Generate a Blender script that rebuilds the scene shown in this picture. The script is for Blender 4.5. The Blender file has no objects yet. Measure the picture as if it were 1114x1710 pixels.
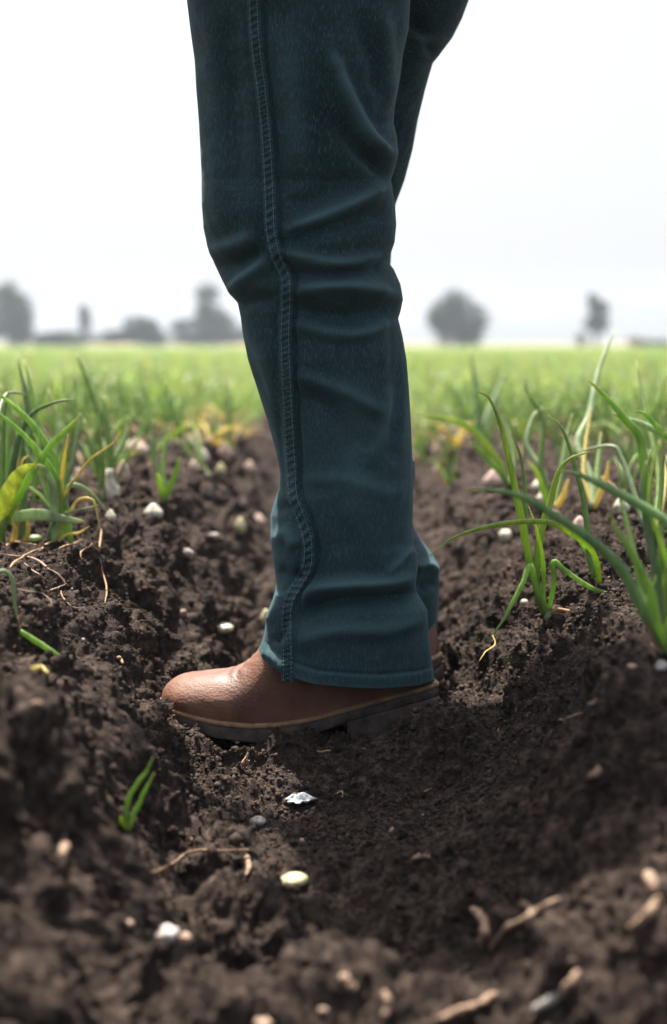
import bpy, math, random
import numpy as np
from mathutils import Vector, Matrix

random.seed(7)
rng = np.random.default_rng(7)
scene = bpy.context.scene
C = scene.collection

# ------------------------------------------------------------------ camera
FPX = 2375.0                      # focal length in photograph pixels (50 mm, 36 mm tall frame of 1710 px)
PITCH = math.atan(280 / FPX)
CAM = np.array([0.0, 0.0, 0.445])
FW = np.array([0.0, math.cos(PITCH), -math.sin(PITCH)])
UP = np.array([0.0, math.sin(PITCH), math.cos(PITCH)])
cd = bpy.data.cameras.new('camera')
cam = bpy.data.objects.new('camera', cd)
C.objects.link(cam)
cam.location = CAM
cam.rotation_euler = (math.pi / 2 - PITCH, 0, 0)
cd.sensor_fit = 'VERTICAL'
cd.sensor_height = 36
cd.sensor_width = 24
cd.lens = 50
cd.clip_start = 0.02
cd.clip_end = 5000
cd.dof.use_dof = True
cd.dof.focus_distance = 1.52
cd.dof.aperture_fstop = 3.2
scene.camera = cam

# ------------------------------------------------------------------ light
SUN_EL = math.radians(67)
SUN_AZ = math.radians(-20)        # from +Y (straight ahead of the camera) towards -X
sunv = Vector((math.sin(SUN_AZ) * math.cos(SUN_EL), math.cos(SUN_AZ) * math.cos(SUN_EL), math.sin(SUN_EL)))
ld = bpy.data.lights.new('sun', 'SUN')
ld.energy = 5.0
ld.angle = math.radians(1.2)
ld.color = (1.0, 0.93, 0.84)
sun = bpy.data.objects.new('sun', ld)
C.objects.link(sun)
sun.rotation_euler = sunv.to_track_quat('Z', 'Y').to_euler()
sun.location = (0, 0, 30)

world = bpy.data.worlds.new('World')
scene.world = world
world.use_nodes = True
wt = world.node_tree
wt.nodes.clear()
sky = wt.nodes.new('ShaderNodeTexSky')
sky.sky_type = 'NISHITA'
sky.sun_disc = False
sky.sun_elevation = SUN_EL
sky.sun_rotation = SUN_AZ
sky.dust_density = 6.0
sky.air_density = 1.0
bg1 = wt.nodes.new('ShaderNodeBackground')
bg1.inputs['Strength'].default_value = 0.052
bg2 = wt.nodes.new('ShaderNodeBackground')          # the thin bright overcast veil
bg2.inputs['Color'].default_value = (1.0, 0.985, 0.965, 1)
bg2.inputs['Strength'].default_value = 0.14
addw = wt.nodes.new('ShaderNodeAddShader')
wo = wt.nodes.new('ShaderNodeOutputWorld')
wt.links.new(sky.outputs[0], bg1.inputs['Color'])
wt.links.new(bg1.outputs[0], addw.inputs[0])
wt.links.new(bg2.outputs[0], addw.inputs[1])
wt.links.new(addw.outputs[0], wo.inputs['Surface'])
scene.view_settings.view_transform = 'Standard'
scene.view_settings.look = 'None'
scene.view_settings.exposure = 1.5
scene.view_settings.gamma = 1
try:
    scene.cycles.use_denoising = True
    scene.cycles.max_bounces = 8
    scene.cycles.volume_bounces = 0
except Exception:
    pass


def project(P):
    r = np.asarray(P, float) - CAM
    d = r @ FW
    return 557 + FPX * r[..., 0] / d, 855 - FPX * (r @ UP) / d, d


def unproj(px, py, Y):
    px = np.asarray(px, float); py = np.asarray(py, float)
    a = (px - 557) / FPX
    b = (855 - py) / FPX
    dy = FW[1] + UP[1] * b
    dz = FW[2] + UP[2] * b
    t = Y / dy
    return np.stack([a * t, np.broadcast_to(np.asarray(Y, float), t.shape) * np.ones_like(t), CAM[2] + dz * t], -1)


# ------------------------------------------------------------------ noise
def h2(ix, iy, seed):
    with np.errstate(over='ignore'):
        h = (ix.astype(np.int64) * 374761393 + iy.astype(np.int64) * 668265263 + seed * 974634777) & 0xffffffff
        h = ((h ^ (h >> 13)) * 1274126177) & 0xffffffff
        h = (h ^ (h >> 16))
        h = (h * 2246822519) & 0xffffffff
        h = h ^ (h >> 15)
    return (h & 0xffffff).astype(np.float32) / np.float32(0xffffff)


def vnoise(x, y, seed=0):
    ix = np.floor(x); iy = np.floor(y)
    fx = (x - ix).astype(np.float32); fy = (y - iy).astype(np.float32)
    fx = fx * fx * fx * (fx * (fx * 6 - 15) + 10); fy = fy * fy * fy * (fy * (fy * 6 - 15) + 10)
    a = h2(ix, iy, seed); b = h2(ix + 1, iy, seed); c = h2(ix, iy + 1, seed); d = h2(ix + 1, iy + 1, seed)
    return ((a + (b - a) * fx) * (1 - fy) + (c + (d - c) * fx) * fy) * 2 - 1


def fbm(x, y, seed=0, o=4, g=0.5):
    s = 0; a = 1.0; t = 0
    for k in range(o):
        s = s + a * vnoise(x * 2 ** k + 13.7 * k, y * 2 ** k - 7.1 * k, seed + k)
        t += a; a *= g
    return s / t


def domes(x, y, seed, fill=0.8, rad=0.72):
    """rounded crumbs of random height: max of spherical caps"""
    ix = np.floor(x); iy = np.floor(y)
    best = np.zeros(x.shape, np.float32)
    for dx in (-1, 0, 1):
        for dy in (-1, 0, 1):
            cx = ix + dx; cy = iy + dy
            ox = h2(cx, cy, seed); oy = h2(cx, cy, seed + 1); r = h2(cx, cy, seed + 2)
            rr = rad * (0.45 + 0.55 * r)
            d2 = ((cx + ox - x) ** 2 + (cy + oy - y) ** 2) / (rr * rr)
            v = np.sqrt(np.maximum(0, 1 - d2)) * rr / rad * (r > 1 - fill)
            best = np.maximum(best, v.astype(np.float32))
    return best


def sstep(a, b, x):
    t = np.clip((x - a) / (b - a), 0, 1)
    return t * t * (3 - 2 * t)


# ------------------------------------------------------------------ object helpers
def mesh_obj(name, verts, faces, mat=None, parent=None, smooth=True):
    me = bpy.data.meshes.new(name)
    verts = np.asarray(verts, np.float32)
    faces = np.asarray(faces) if not isinstance(faces, list) or (len(faces) and all(len(f) == len(faces[0]) for f in faces)) else faces
    if isinstance(faces, np.ndarray):
        n, k = faces.shape
        me.vertices.add(len(verts)); me.vertices.foreach_set('co', verts.ravel())
        me.loops.add(n * k); me.loops.foreach_set('vertex_index', faces.astype(np.int32).ravel())
        me.polygons.add(n)
        me.polygons.foreach_set('loop_start', np.arange(0, n * k, k, dtype=np.int32))
        me.polygons.foreach_set('loop_total', np.full(n, k, np.int32))
        me.update(calc_edges=True)
        me.validate()
    else:
        me.from_pydata([tuple(map(float, v)) for v in verts], [], [tuple(map(int, f)) for f in faces])
    if smooth:
        me.polygons.foreach_set('use_smooth', np.ones(len(me.polygons), bool))
    o = bpy.data.objects.new(name, me)
    C.objects.link(o)
    if mat: me.materials.append(mat)
    if parent: o.parent = parent
    return o


def tag(o, label, cat, group=None):
    o['label'] = label; o['category'] = cat
    if group: o['group'] = group
    return o


def empty(name, loc, label=None, cat=None, group=None):
    o = bpy.data.objects.new(name, None)
    o.empty_display_size = 0.05
    C.objects.link(o)
    o.location = [float(v) for v in loc]
    if label: tag(o, label, cat, group)
    return o


def catmull(P, n=6):
    P = np.asarray(P, float)
    if len(P) == 2:
        t = np.linspace(0, 1, n * 2 + 1)[:, None]
        return P[0] * (1 - t) + P[1] * t
    Q = np.vstack([2 * P[0] - P[1], P, 2 * P[-1] - P[-2]])
    out = []
    for i in range(1, len(Q) - 2):
        p0, p1, p2, p3 = Q[i - 1], Q[i], Q[i + 1], Q[i + 2]
        for k in range(n):
            t = k / n
            out.append(0.5 * ((2 * p1) + (-p0 + p2) * t + (2 * p0 - 5 * p1 + 4 * p2 - p3) * t * t + (-p0 + 3 * p1 - 3 * p2 + p3) * t ** 3))
    out.append(P[-1])
    return np.array(out)


def tube(pts, rad, sides=8, flat=1.0, wob=0.0, seed=0, ref=(0, 1, 0)):
    """tapered tube along pts; flat<1 squashes it across the reference direction"""
    pts = np.asarray(pts, float); n = len(pts)
    rad = np.broadcast_to(np.asarray(rad, float), (n,))
    tan = np.gradient(pts, axis=0)
    tan /= np.linalg.norm(tan, axis=1)[:, None] + 1e-12
    v = []; f = []
    a = np.asarray(ref, float)
    a = a - tan[0] * (a @ tan[0]); a /= np.linalg.norm(a) + 1e-9
    r_ = random.Random(seed)
    for i in range(n):
        a = a - tan[i] * (a @ tan[i]); a /= np.linalg.norm(a) + 1e-9
        b = np.cross(tan[i], a)
        for k in range(sides):
            th = 2 * math.pi * k / sides
            rr = rad[i] * (1 + wob * (r_.random() - .5))
            v.append(pts[i] + rr * (math.cos(th) * flat * a + math.sin(th) * b))
    for i in range(n - 1):
        for k in range(sides):
            k2 = (k + 1) % sides
            f.append((i * sides + k, i * sides + k2, (i + 1) * sides + k2, (i + 1) * sides + k))
    f.append(tuple(range(sides))[::-1]); f.append(tuple(range((n - 1) * sides, n * sides)))
    return np.array(v), f


# ------------------------------------------------------------------ materials
def new_mat(name):
    m = bpy.data.materials.new(name)
    m.use_nodes = True
    nt = m.node_tree
    b = nt.nodes['Principled BSDF']
    return m, nt, b


def N(nt, t, **kw):
    n = nt.nodes.new(t)
    for k, v in kw.items():
        if k in n.inputs: n.inputs[k].default_value = v
        else: setattr(n, k, v)
    return n


def ramp(nt, src, stops):
    r = nt.nodes.new('ShaderNodeValToRGB')
    e = r.color_ramp.elements
    while len(e) < len(stops): e.new(0.5)
    for el, (p, c) in zip(e, stops):
        el.position = p; el.color = (*c, 1)
    nt.links.new(src, r.inputs[0])
    return r


def noise(nt, scale, detail=3, rough=0.55, vec=None, stretch=None):
    n = N(nt, 'ShaderNodeTexNoise', Scale=scale, Detail=detail, Roughness=rough)
    if vec is None:
        tc = N(nt, 'ShaderNodeTexCoord'); vec = tc.outputs['Object']
    if stretch:
        mp = N(nt, 'ShaderNodeMapping'); mp.inputs['Scale'].default_value = stretch
        nt.links.new(vec, mp.inputs[0]); vec = mp.outputs[0]
    nt.links.new(vec, n.inputs['Vector'])
    return n


def bump(nt, b, src, dist, strength=1.0, chain=None):
    bp = N(nt, 'ShaderNodeBump', Strength=strength, Distance=dist)
    nt.links.new(src, bp.inputs['Height'])
    if chain: nt.links.new(chain.outputs[0], bp.inputs['Normal'])
    nt.links.new(bp.outputs[0], b.inputs['Normal'])
    return bp


def simple_mat(name, c1, c2, scale, rough=0.8, bd=0.0, spec=0.3, stretch=None, mid=0.5, w=0.2):
    m, nt, b = new_mat(name)
    n = noise(nt, scale, 4, 0.6, stretch=stretch)
    r = ramp(nt, n.outputs[0], [(mid - w, c1), (mid + w, c2)])
    nt.links.new(r.outputs[0], b.inputs['Base Color'])
    b.inputs['Roughness'].default_value = rough
    b.inputs['Specular IOR Level'].default_value = spec
    if bd: bump(nt, b, n.outputs[0], bd)
    return m


def leaf_mat(name, c1, c2, trans=0.4, tcol=None, rough=0.42, vary=0.25):
    m, nt, b = new_mat(name)
    n = noise(nt, 60, 3, stretch=(1, 1, 0.25))
    r = ramp(nt, n.outputs[0], [(0.3, c1), (0.7, c2)])
    oi = N(nt, 'ShaderNodeObjectInfo')
    hs = N(nt, 'ShaderNodeHueSaturation')
    mr = N(nt, 'ShaderNodeMapRange')
    mr.inputs['To Min'].default_value = 1 - vary; mr.inputs['To Max'].default_value = 1 + vary
    nt.links.new(oi.outputs['Random'], mr.inputs['Value'])
    nt.links.new(mr.outputs[0], hs.inputs['Value'])
    ta = N(nt, 'ShaderNodeAttribute', attribute_name='tip')
    st = noise(nt, 260, 3, 0.6, stretch=(1, 1, 0.12))
    sr_ = ramp(nt, st.outputs[0], [(0.3, (0.78, 0.80, 0.78)), (0.7, (1.22, 1.2, 1.2))])
    vm = N(nt, 'ShaderNodeMix', data_type='RGBA', blend_type='MULTIPLY'); vm.inputs[0].default_value = 1
    nt.links.new(r.outputs[0], vm.inputs[6]); nt.links.new(sr_.outputs[0], vm.inputs[7])
    tm = N(nt, 'ShaderNodeMix', data_type='RGBA'); tm.inputs[7].default_value = (0.46, 0.38, 0.17, 1)
    nt.links.new(ta.outputs['Fac'], tm.inputs[0]); nt.links.new(vm.outputs[2], tm.inputs[6])
    nt.links.new(tm.outputs[2], hs.inputs['Color'])
    nt.links.new(hs.outputs[0], b.inputs['Base Color'])
    b.inputs['Roughness'].default_value = rough
    b.inputs['Specular IOR Level'].default_value = 0.45
    tr = N(nt, 'ShaderNodeBsdfTranslucent')
    hs2 = N(nt, 'ShaderNodeHueSaturation', Value=1.7, Saturation=1.1)
    nt.links.new(hs.outputs[0], hs2.inputs['Color'])
    nt.links.new(hs2.outputs[0], tr.inputs['Color'])
    mx = N(nt, 'ShaderNodeMixShader', Fac=trans)
    nt.links.new(b.outputs[0], mx.inputs[1]); nt.links.new(tr.outputs[0], mx.inputs[2])
    nt.links.new(mx.outputs[0], nt.nodes['Material Output'].inputs['Surface'])
    fine = noise(nt, 900, 2, stretch=(1, 1, 0.06))
    bump(nt, b, fine.outputs[0], 0.0004, 0.6)
    return m


def soil_material():
    m, nt, b = new_mat('soil')
    big = noise(nt, 9, 4, 0.6)
    mid = noise(nt, 90, 4, 0.65)
    fin = noise(nt, 480, 4, 0.7)
    r1 = ramp(nt, mid.outputs[0], [(0.30, (0.022, 0.016, 0.013)), (0.50, (0.060, 0.044, 0.036)), (0.72, (0.185, 0.140, 0.114))])
    r2 = ramp(nt, fin.outputs[0], [(0.28, (0.45, 0.43, 0.42)), (0.62, (1.0, 1.0, 1.0)), (0.8, (1.7, 1.6, 1.5))])
    r3 = ramp(nt, big.outputs[0], [(0.3, (0.75, 0.75, 0.76)), (0.7, (1.15, 1.1, 1.06))])
    mul = N(nt, 'ShaderNodeMix', data_type='RGBA', blend_type='MULTIPLY')
    mul.inputs[0].default_value = 1
    nt.links.new(r1.outputs[0], mul.inputs[6]); nt.links.new(r2.outputs[0], mul.inputs[7])
    mul2 = N(nt, 'ShaderNodeMix', data_type='RGBA', blend_type='MULTIPLY')
    mul2.inputs[0].default_value = 1
    nt.links.new(mul.outputs[2], mul2.inputs[6]); nt.links.new(r3.outputs[0], mul2.inputs[7])
    # weeds and dry stubble cover the far part of the field
    tc = N(nt, 'ShaderNodeTexCoord')
    sx = N(nt, 'ShaderNodeSeparateXYZ'); nt.links.new(tc.outputs['Object'], sx.inputs[0])
    mr = N(nt, 'ShaderNodeMapRange'); mr.inputs['From Min'].default_value = 9; mr.inputs['From Max'].default_value = 30
    nt.links.new(sx.outputs[1], mr.inputs['Value'])
    gn = noise(nt, 0.35, 5, 0.7)
    gr = ramp(nt, gn.outputs[0], [(0.35, (0.10, 0.15, 0.045)), (0.6, (0.15, 0.20, 0.06)), (0.75, (0.26, 0.22, 0.10))])
    mx = N(nt, 'ShaderNodeMix', data_type='RGBA')
    nt.links.new(mr.outputs[0], mx.inputs[0]); nt.links.new(mul2.outputs[2], mx.inputs[6]); nt.links.new(gr.outputs[0], mx.inputs[7])
    nt.links.new(mx.outputs[2], b.inputs['Base Color'])
    b.inputs['Roughness'].default_value = 0.92
    b.inputs['Specular IOR Level'].default_value = 0.18
    bp = N(nt, 'ShaderNodeBump', Strength=1.0, Distance=0.007)
    nt.links.new(mid.outputs[0], bp.inputs['Height'])
    bump(nt, b, fin.outputs[0], 0.0034, 1.0, bp)
    return m


def denim_material():
    m, nt, b = new_mat('denim')
    fleck = noise(nt, 620, 3, 0.6, stretch=(1.4, 1.4, 0.22))
    weave = noise(nt, 700, 3, 0.7, stretch=(1, 1, 0.7))
    wear = noise(nt, 14, 4, 0.6, stretch=(1, 1, 0.6))
    at = N(nt, 'ShaderNodeAttribute', attribute_name='fade')  # denim wear plus painted fold highlights and lower leg shading
    r = ramp(nt, fleck.outputs[0], [(0.30, (0.0018, 0.0085, 0.0098)), (0.52, (0.0054, 0.0190, 0.0222)), (0.74, (0.036, 0.078, 0.090))])
    r2 = ramp(nt, weave.outputs[0], [(0.3, (0.72, 0.72, 0.72)), (0.7, (1.3, 1.3, 1.3))])
    r3 = ramp(nt, wear.outputs[0], [(0.3, (0.8, 0.82, 0.8)), (0.7, (1.2, 1.18, 1.2))])
    m1 = N(nt, 'ShaderNodeMix', data_type='RGBA', blend_type='MULTIPLY'); m1.inputs[0].default_value = 1
    nt.links.new(r.outputs[0], m1.inputs[6]); nt.links.new(r2.outputs[0], m1.inputs[7])
    m2 = N(nt, 'ShaderNodeMix', data_type='RGBA', blend_type='MULTIPLY'); m2.inputs[0].default_value = 1
    nt.links.new(m1.outputs[2], m2.inputs[6]); nt.links.new(r3.outputs[0], m2.inputs[7])
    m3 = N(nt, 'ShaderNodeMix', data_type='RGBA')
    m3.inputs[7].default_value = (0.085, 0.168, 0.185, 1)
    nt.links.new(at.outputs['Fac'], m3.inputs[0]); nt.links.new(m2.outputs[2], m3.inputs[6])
    nt.links.new(m3.outputs[2], b.inputs['Base Color'])
    b.inputs['Roughness'].default_value = 0.85
    b.inputs['Specular IOR Level'].default_value = 0.2
    b.inputs['Sheen Weight'].default_value = 0.12
    b.inputs['Sheen Roughness'].default_value = 0.4
    b.inputs['Sheen Tint'].default_value = (0.5, 0.8, 0.9, 1)
    bp = N(nt, 'ShaderNodeBump', Strength=0.5, Distance=0.0008)
    nt.links.new(weave.outputs[0], bp.inputs['Height'])
    bump(nt, b, fleck.outputs[0], 0.0006, 0.5, bp)
    return m


def leather_material():
    m, nt, b = new_mat('brown_leather')
    a = noise(nt, 22, 4, 0.6)
    f = noise(nt, 420, 3, 0.6)
    r = ramp(nt, a.outputs[0], [(0.3, (0.088, 0.035, 0.020)), (0.55, (0.155, 0.066, 0.038)), (0.8, (0.24, 0.118, 0.072))])
    sc = noise(nt, 55, 6, 0.75, stretch=(0.5, 1, 1.6))
    sr = ramp(nt, sc.outputs[0], [(0.56, (0, 0, 0)), (0.72, (0.75, 0.75, 0.75))])
    geo = N(nt, 'ShaderNodeTexCoord'); sp = N(nt, 'ShaderNodeSeparateXYZ'); nt.links.new(geo.outputs['Object'], sp.inputs[0])
    low = N(nt, 'ShaderNodeMapRange'); low.inputs['From Min'].default_value = 0.075; low.inputs['From Max'].default_value = 0.015
    nt.links.new(sp.outputs[2], low.inputs['Value'])
    ad = N(nt, 'ShaderNodeMath', operation='MULTIPLY_ADD'); ad.inputs[1].default_value = 0.8; ad.inputs[2].default_value = 0.4
    nt.links.new(low.outputs[0], ad.inputs[0])
    mu = N(nt, 'ShaderNodeMath', operation='MULTIPLY'); nt.links.new(sr.outputs[0], mu.inputs[0]); nt.links.new(ad.outputs[0], mu.inputs[1])
    mixd = N(nt, 'ShaderNodeMix', data_type='RGBA'); mixd.inputs[7].default_value = (0.20, 0.135, 0.095, 1)
    nt.links.new(mu.outputs[0], mixd.inputs[0]); nt.links.new(r.outputs[0], mixd.inputs[6])
    nt.links.new(mixd.outputs[2], b.inputs['Base Color'])
    rr = ramp(nt, a.outputs[0], [(0.3, (0.50,) * 3), (0.7, (0.70,) * 3)])
    nt.links.new(rr.outputs[0], b.inputs['Roughness'])
    b.inputs['Specular IOR Level'].default_value = 0.5
    vo = N(nt, 'ShaderNodeTexVoronoi', Scale=330)
    tc = N(nt, 'ShaderNodeTexCoord'); nt.links.new(tc.outputs['Object'], vo.inputs['Vector'])
    bp0 = N(nt, 'ShaderNodeBump', Strength=0.5, Distance=0.0014)
    mid = noise(nt, 95, 4, 0.65)
    nt.links.new(mid.outputs[0], bp0.inputs['Height'])
    bp = N(nt, 'ShaderNodeBump', Strength=0.5, Distance=0.0007)
    nt.links.new(bp0.outputs[0], bp.inputs['Normal'])
    nt.links.new(vo.outputs['Distance'], bp.inputs['Height'])
    bump(nt, b, f.outputs[0], 0.0005, 0.4, bp)
    return m


def stained(name, c1, c2, scale, rough=0.5):
    m, nt, b = new_mat(name)
    n = noise(nt, scale, 4, 0.6); q = noise(nt, 130, 4, 0.7)
    r = ramp(nt, n.outputs[0], [(0.3, c1), (0.7, c2)])
    mk = ramp(nt, q.outputs[0], [(0.34, (1, 1, 1)), (0.50, (0, 0, 0))])
    mx = N(nt, 'ShaderNodeMix', data_type='RGBA'); mx.inputs[7].default_value = (0.15, 0.105, 0.075, 1)
    nt.links.new(mk.outputs[0], mx.inputs[0]); nt.links.new(r.outputs[0], mx.inputs[6])
    nt.links.new(mx.outputs[2], b.inputs['Base Color'])
    b.inputs['Roughness'].default_value = rough
    bump(nt, b, q.outputs[0], 0.0008)
    return m


M = dict(
    soil=soil_material(), denim=denim_material(), leather=leather_material(),
    crumb=simple_mat('soil_crumb', (0.024, 0.0175, 0.0145), (0.095, 0.071, 0.057), 110, 0.93, 0.002, 0.15),
    welt=simple_mat('tan_welt', (0.19, 0.11, 0.062), (0.36, 0.23, 0.14), 90, 0.7, 0.0006),
    sole=simple_mat('dusty_rubber', (0.036, 0.030, 0.027), (0.125, 0.102, 0.088), 60, 0.9, 0.0014),
    thread=simple_mat('tan_thread', (0.30, 0.17, 0.09), (0.45, 0.28, 0.16), 200, 0.8),
    blue_thread=simple_mat('faded_thread', (0.07, 0.12, 0.135), (0.16, 0.23, 0.25), 400, 0.85),
    skin=simple_mat('skin', (0.42, 0.25, 0.18), (0.50, 0.31, 0.23), 20, 0.5),
    shirt=simple_mat('grey_shirt', (0.10, 0.11, 0.12), (0.15, 0.16, 0.17), 60, 0.9),
    hair=simple_mat('dark_hair', (0.02, 0.014, 0.01), (0.05, 0.035, 0.025), 80, 0.6),
    green=leaf_mat('leaf_green', (0.155, 0.255, 0.062), (0.265, 0.385, 0.11), 0.45),
    dark=leaf_mat('leaf_dark_green', (0.105, 0.185, 0.075), (0.185, 0.285, 0.12), 0.40),
    lime=leaf_mat('leaf_lime', (0.22, 0.33, 0.065), (0.40, 0.48, 0.11), 0.52),
    blade=leaf_mat('leaf_blade', (0.34, 0.40, 0.10), (0.48, 0.52, 0.17), 0.5),
    pale=leaf_mat('leaf_pale', (0.22, 0.30, 0.17), (0.34, 0.42, 0.24), 0.35),
    yellow=leaf_mat('leaf_yellow', (0.52, 0.44, 0.12), (0.68, 0.58, 0.22), 0.30),
    dry=leaf_mat('leaf_dry', (0.26, 0.155, 0.085), (0.46, 0.31, 0.18), 0.15, rough=0.7),
    field=leaf_mat('leaf_field', (0.165, 0.245, 0.085), (0.30, 0.385, 0.155), 0.42),
    bulb=stained('bulb_skin', (0.46, 0.42, 0.31), (0.72, 0.69, 0.56), 45, 0.5),
    bulb_y=stained('bulb_yellowish', (0.46, 0.41, 0.18), (0.68, 0.63, 0.40), 40, 0.5),
    bulb_p=stained('bulb_pinkish', (0.36, 0.23, 0.18), (0.60, 0.46, 0.39), 60, 0.6),
    pebble=stained('pale_pebble', (0.30, 0.27, 0.25), (0.58, 0.54, 0.51), 120, 0.85),
    beige=simple_mat('beige_pebble', (0.26, 0.18, 0.13), (0.42, 0.31, 0.24), 120, 0.85, 0.001),
    plastic=simple_mat('grey_film', (0.24, 0.27, 0.29), (0.55, 0.58, 0.60), 150, 0.35, 0.0015, 0.5),
    root=simple_mat('dry_root', (0.16, 0.10, 0.065), (0.38, 0.27, 0.19), 120, 0.8, 0.001),
    bark=simple_mat('bark', (0.05, 0.04, 0.03), (0.10, 0.08, 0.065), 6, 0.9, 0.02),
    crown=leaf_mat('tree_leaf', (0.018, 0.036, 0.013), (0.045, 0.072, 0.026), 0.15),
    hill=simple_mat('hill_cover', (0.045, 0.06, 0.04), (0.08, 0.085, 0.06), 0.02, 0.95),
    stubble=simple_mat('dry_stubble', (0.30, 0.22, 0.12), (0.42, 0.31, 0.17), 0.3, 0.95),
)

# ------------------------------------------------------------------ the ground: furrow between two beds
def grow(start, step, end, g):
    out = []; x = start; s = step
    while x < end:
        s *= g; x += s; out.append(x)
    return out


DX = 0.0019
xs = list(np.arange(-0.62, 0.6201, DX))
right = grow(xs[-1], DX, 520, 1.085)
xs = [-v for v in right[::-1]] + xs + right
ys = list(np.arange(0.62, 2.3, 0.0017))
ys = sorted([0.62 - (v - 0.0) for v in grow(0.0, 0.0017, 22, 1.05)]) + ys 
XS = np.array(xs); ys += grow(ys[-1], 0.0017, 4.2, 1.0045)
ys += grow(ys[-1], ys[-1] - ys[-2], 880, 1.014)
YS = np.array(ys)
GX, GY = np.meshgrid(XS, YS)


def base_h(x, y):
    """large shape of the ground: trench about 0.2 m deep running along +Y"""
    j1 = 0.025 * vnoise(y * 3.1, y * 0 + 2.2, 11) + 0.016 * vnoise(y * 9.0, y * 0 + 1.2, 12)
    j2 = 0.025 * vnoise(y * 2.7, y * 0 + 5.2, 13) + 0.016 * vnoise(y * 8.0, y * 0 + 3.2, 14)
    near = sstep(1.75, 1.2, y)
    l = sstep(-0.125 + j1, -0.315 + j1, x)
    r = sstep(0.085 + j2, 0.375 + j2 * 0.7, x)
    z = 0.195 * np.power(l, 0.85) + 0.185 * np.power(r, 0.9)
    z = z + 0.018 * sstep(0.3, 0.6, np.abs(x)) - 0.012 * sstep(0.7, 1.2, np.abs(x))
    # wheel-like ripples across the trench floor
    floor = np.exp(-((x - 0.0) / 0.16) ** 2)
    z = z + floor * 0.012 * vnoise(y * 5.0, x * 3, 21)
    for (cx, cy, sx, sy, a) in BUMPS:
        z = z + a * np.exp(-((x - cx) / sx) ** 2 - ((y - cy) / sy) ** 2)
    far = sstep(4.2, 8.5, y)
    z = z * (1 - far) + far * (0.2 + 0.02 * vnoise(x * .2, y * .2, 31))
    return z


BUMPS = [
    (0.087, 1.464, 0.058, 0.040, 0.070),    # soil pushed up round the heel
    (0.10, 1.60, 0.06, 0.05, 0.030),
    (0.16, 1.50, 0.06, 0.10, 0.024),
    (-0.10, 1.488, 0.10, 0.024, 0.019),     # and along the sole
    (-0.05, 1.525, 0.08, 0.035, 0.012),
    (-0.14, 1.55, 0.04, 0.035, 0.009),
    (-0.205, 1.56, 0.03, 0.06, 0.014),
    (0.02, 1.38, 0.12, 0.07, -0.016),       # trodden floor in front of the boot
    (-0.13, 1.16, 0.06, 0.04, -0.036),
    (-0.10, 1.235, 0.07, 0.030, 0.014),
    (0.06, 1.20, 0.14, 0.04, 0.022),
    (-0.055, 1.00, 0.055, 0.05, -0.052),
    (0.06, 1.03, 0.08, 0.05, -0.026),
    (-0.10, 1.075, 0.05, 0.035, 0.022),
    (0.0, 0.86, 0.25, 0.06, 0.026),
    (0.15, 1.12, 0.05, 0.08, -0.026),
    (0.245, 1.16, 0.06, 0.10, 0.050),
    (0.20, 0.98, 0.06, 0.05, 0.034),
    (0.27, 1.34, 0.06, 0.08, 0.034),
    (0.21, 1.30, 0.03, 0.10, -0.012),
    (-0.25, 1.48, 0.05, 0.10, 0.022),
    (-0.22, 1.20, 0.06, 0.10, 0.036),
    (-0.19, 0.98, 0.05, 0.07, 0.030),
]

Z0 = base_h(GX, GY)
ii = np.where((YS > -0.3) & (YS < 14))[0]
jj = np.where(np.abs(XS) < 2.5)[0]
sl = np.s_[ii[0]:ii[-1] + 1, jj[0]:jj[-1] + 1]
sx_, sy_, sz_ = GX[sl], GY[sl], Z0[sl]
# arc length across the trench so that crumbs are not smeared down the banks
prof = np.gradient(base_h(XS, np.full_like(XS, 1.56)), XS)
ARC = np.cumsum(np.sqrt(1 + prof ** 2) * np.gradient(XS)); ARC -= np.interp(0, XS, ARC)
u = np.interp(sx_, XS, ARC)
v = sy_
wx = u + 0.006 * fbm(u * 40, v * 40, 50, 2); wy = v + 0.006 * fbm(u * 40, v * 40, 60, 2)
step = np.maximum(np.gradient(YS)[ii[0]:ii[-1] + 1][:, None], np.gradient(XS)[jj[0]:jj[-1] + 1][None, :])


def fade(size):
    return np.clip((size / step - 1.5) / 2.5, 0, 1)


trod = np.exp(-(((sx_ - 0.05) / 0.15) ** 2 + ((sy_ - 1.34) / 0.18) ** 2) ** 2)
rough = 1 - 0.80 * trod
patch = 0.25 + 0.75 * sstep(0.30, 0.62, 0.5 + 0.9 * fbm(u * 8, v * 8, 70, 3))
d = 0.020 * fbm(u * 9, v * 9, 71, 3) * (0.4 + 0.6 * rough)
# ledges left by hoe and feet: they run along the banks and curve in across the floor
wl = u * 14 + 2.2 * fbm(u * 5, v * 5, 75, 2) + 1.5 * v
led = 1 - np.abs(vnoise(wl, v * 3.5 + 4 * np.abs(u), 76)) * 2
d = d + 0.012 * led * rough * sstep(0.03, 0.14, np.abs(u)) * fade(0.03)
d = d + 0.011 * rough * (1 - np.abs(fbm(wx * 17, wy * 17, 77, 3, 0.55)) * 2.4) * fade(0.03)
d = d + 0.019 * rough * domes(wx / 0.055, wy / 0.055, 80, 0.5) * fade(0.05)
d = d + 0.0085 * rough * np.maximum(domes(wx / 0.024, wy / 0.024, 90, 0.6), domes(wx / 0.028 + 5.3, wy / 0.028 + 1.7, 95, 0.5)) * patch * fade(0.025)
d = d + 0.0036 * patch * (0.35 + 0.65 * rough) * np.maximum(domes(wx / 0.0115, wy / 0.0115, 100, 0.7), domes(wx / 0.013 + 3.1, wy / 0.013 + 8.8, 105, 0.6)) * fade(0.012)
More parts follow.
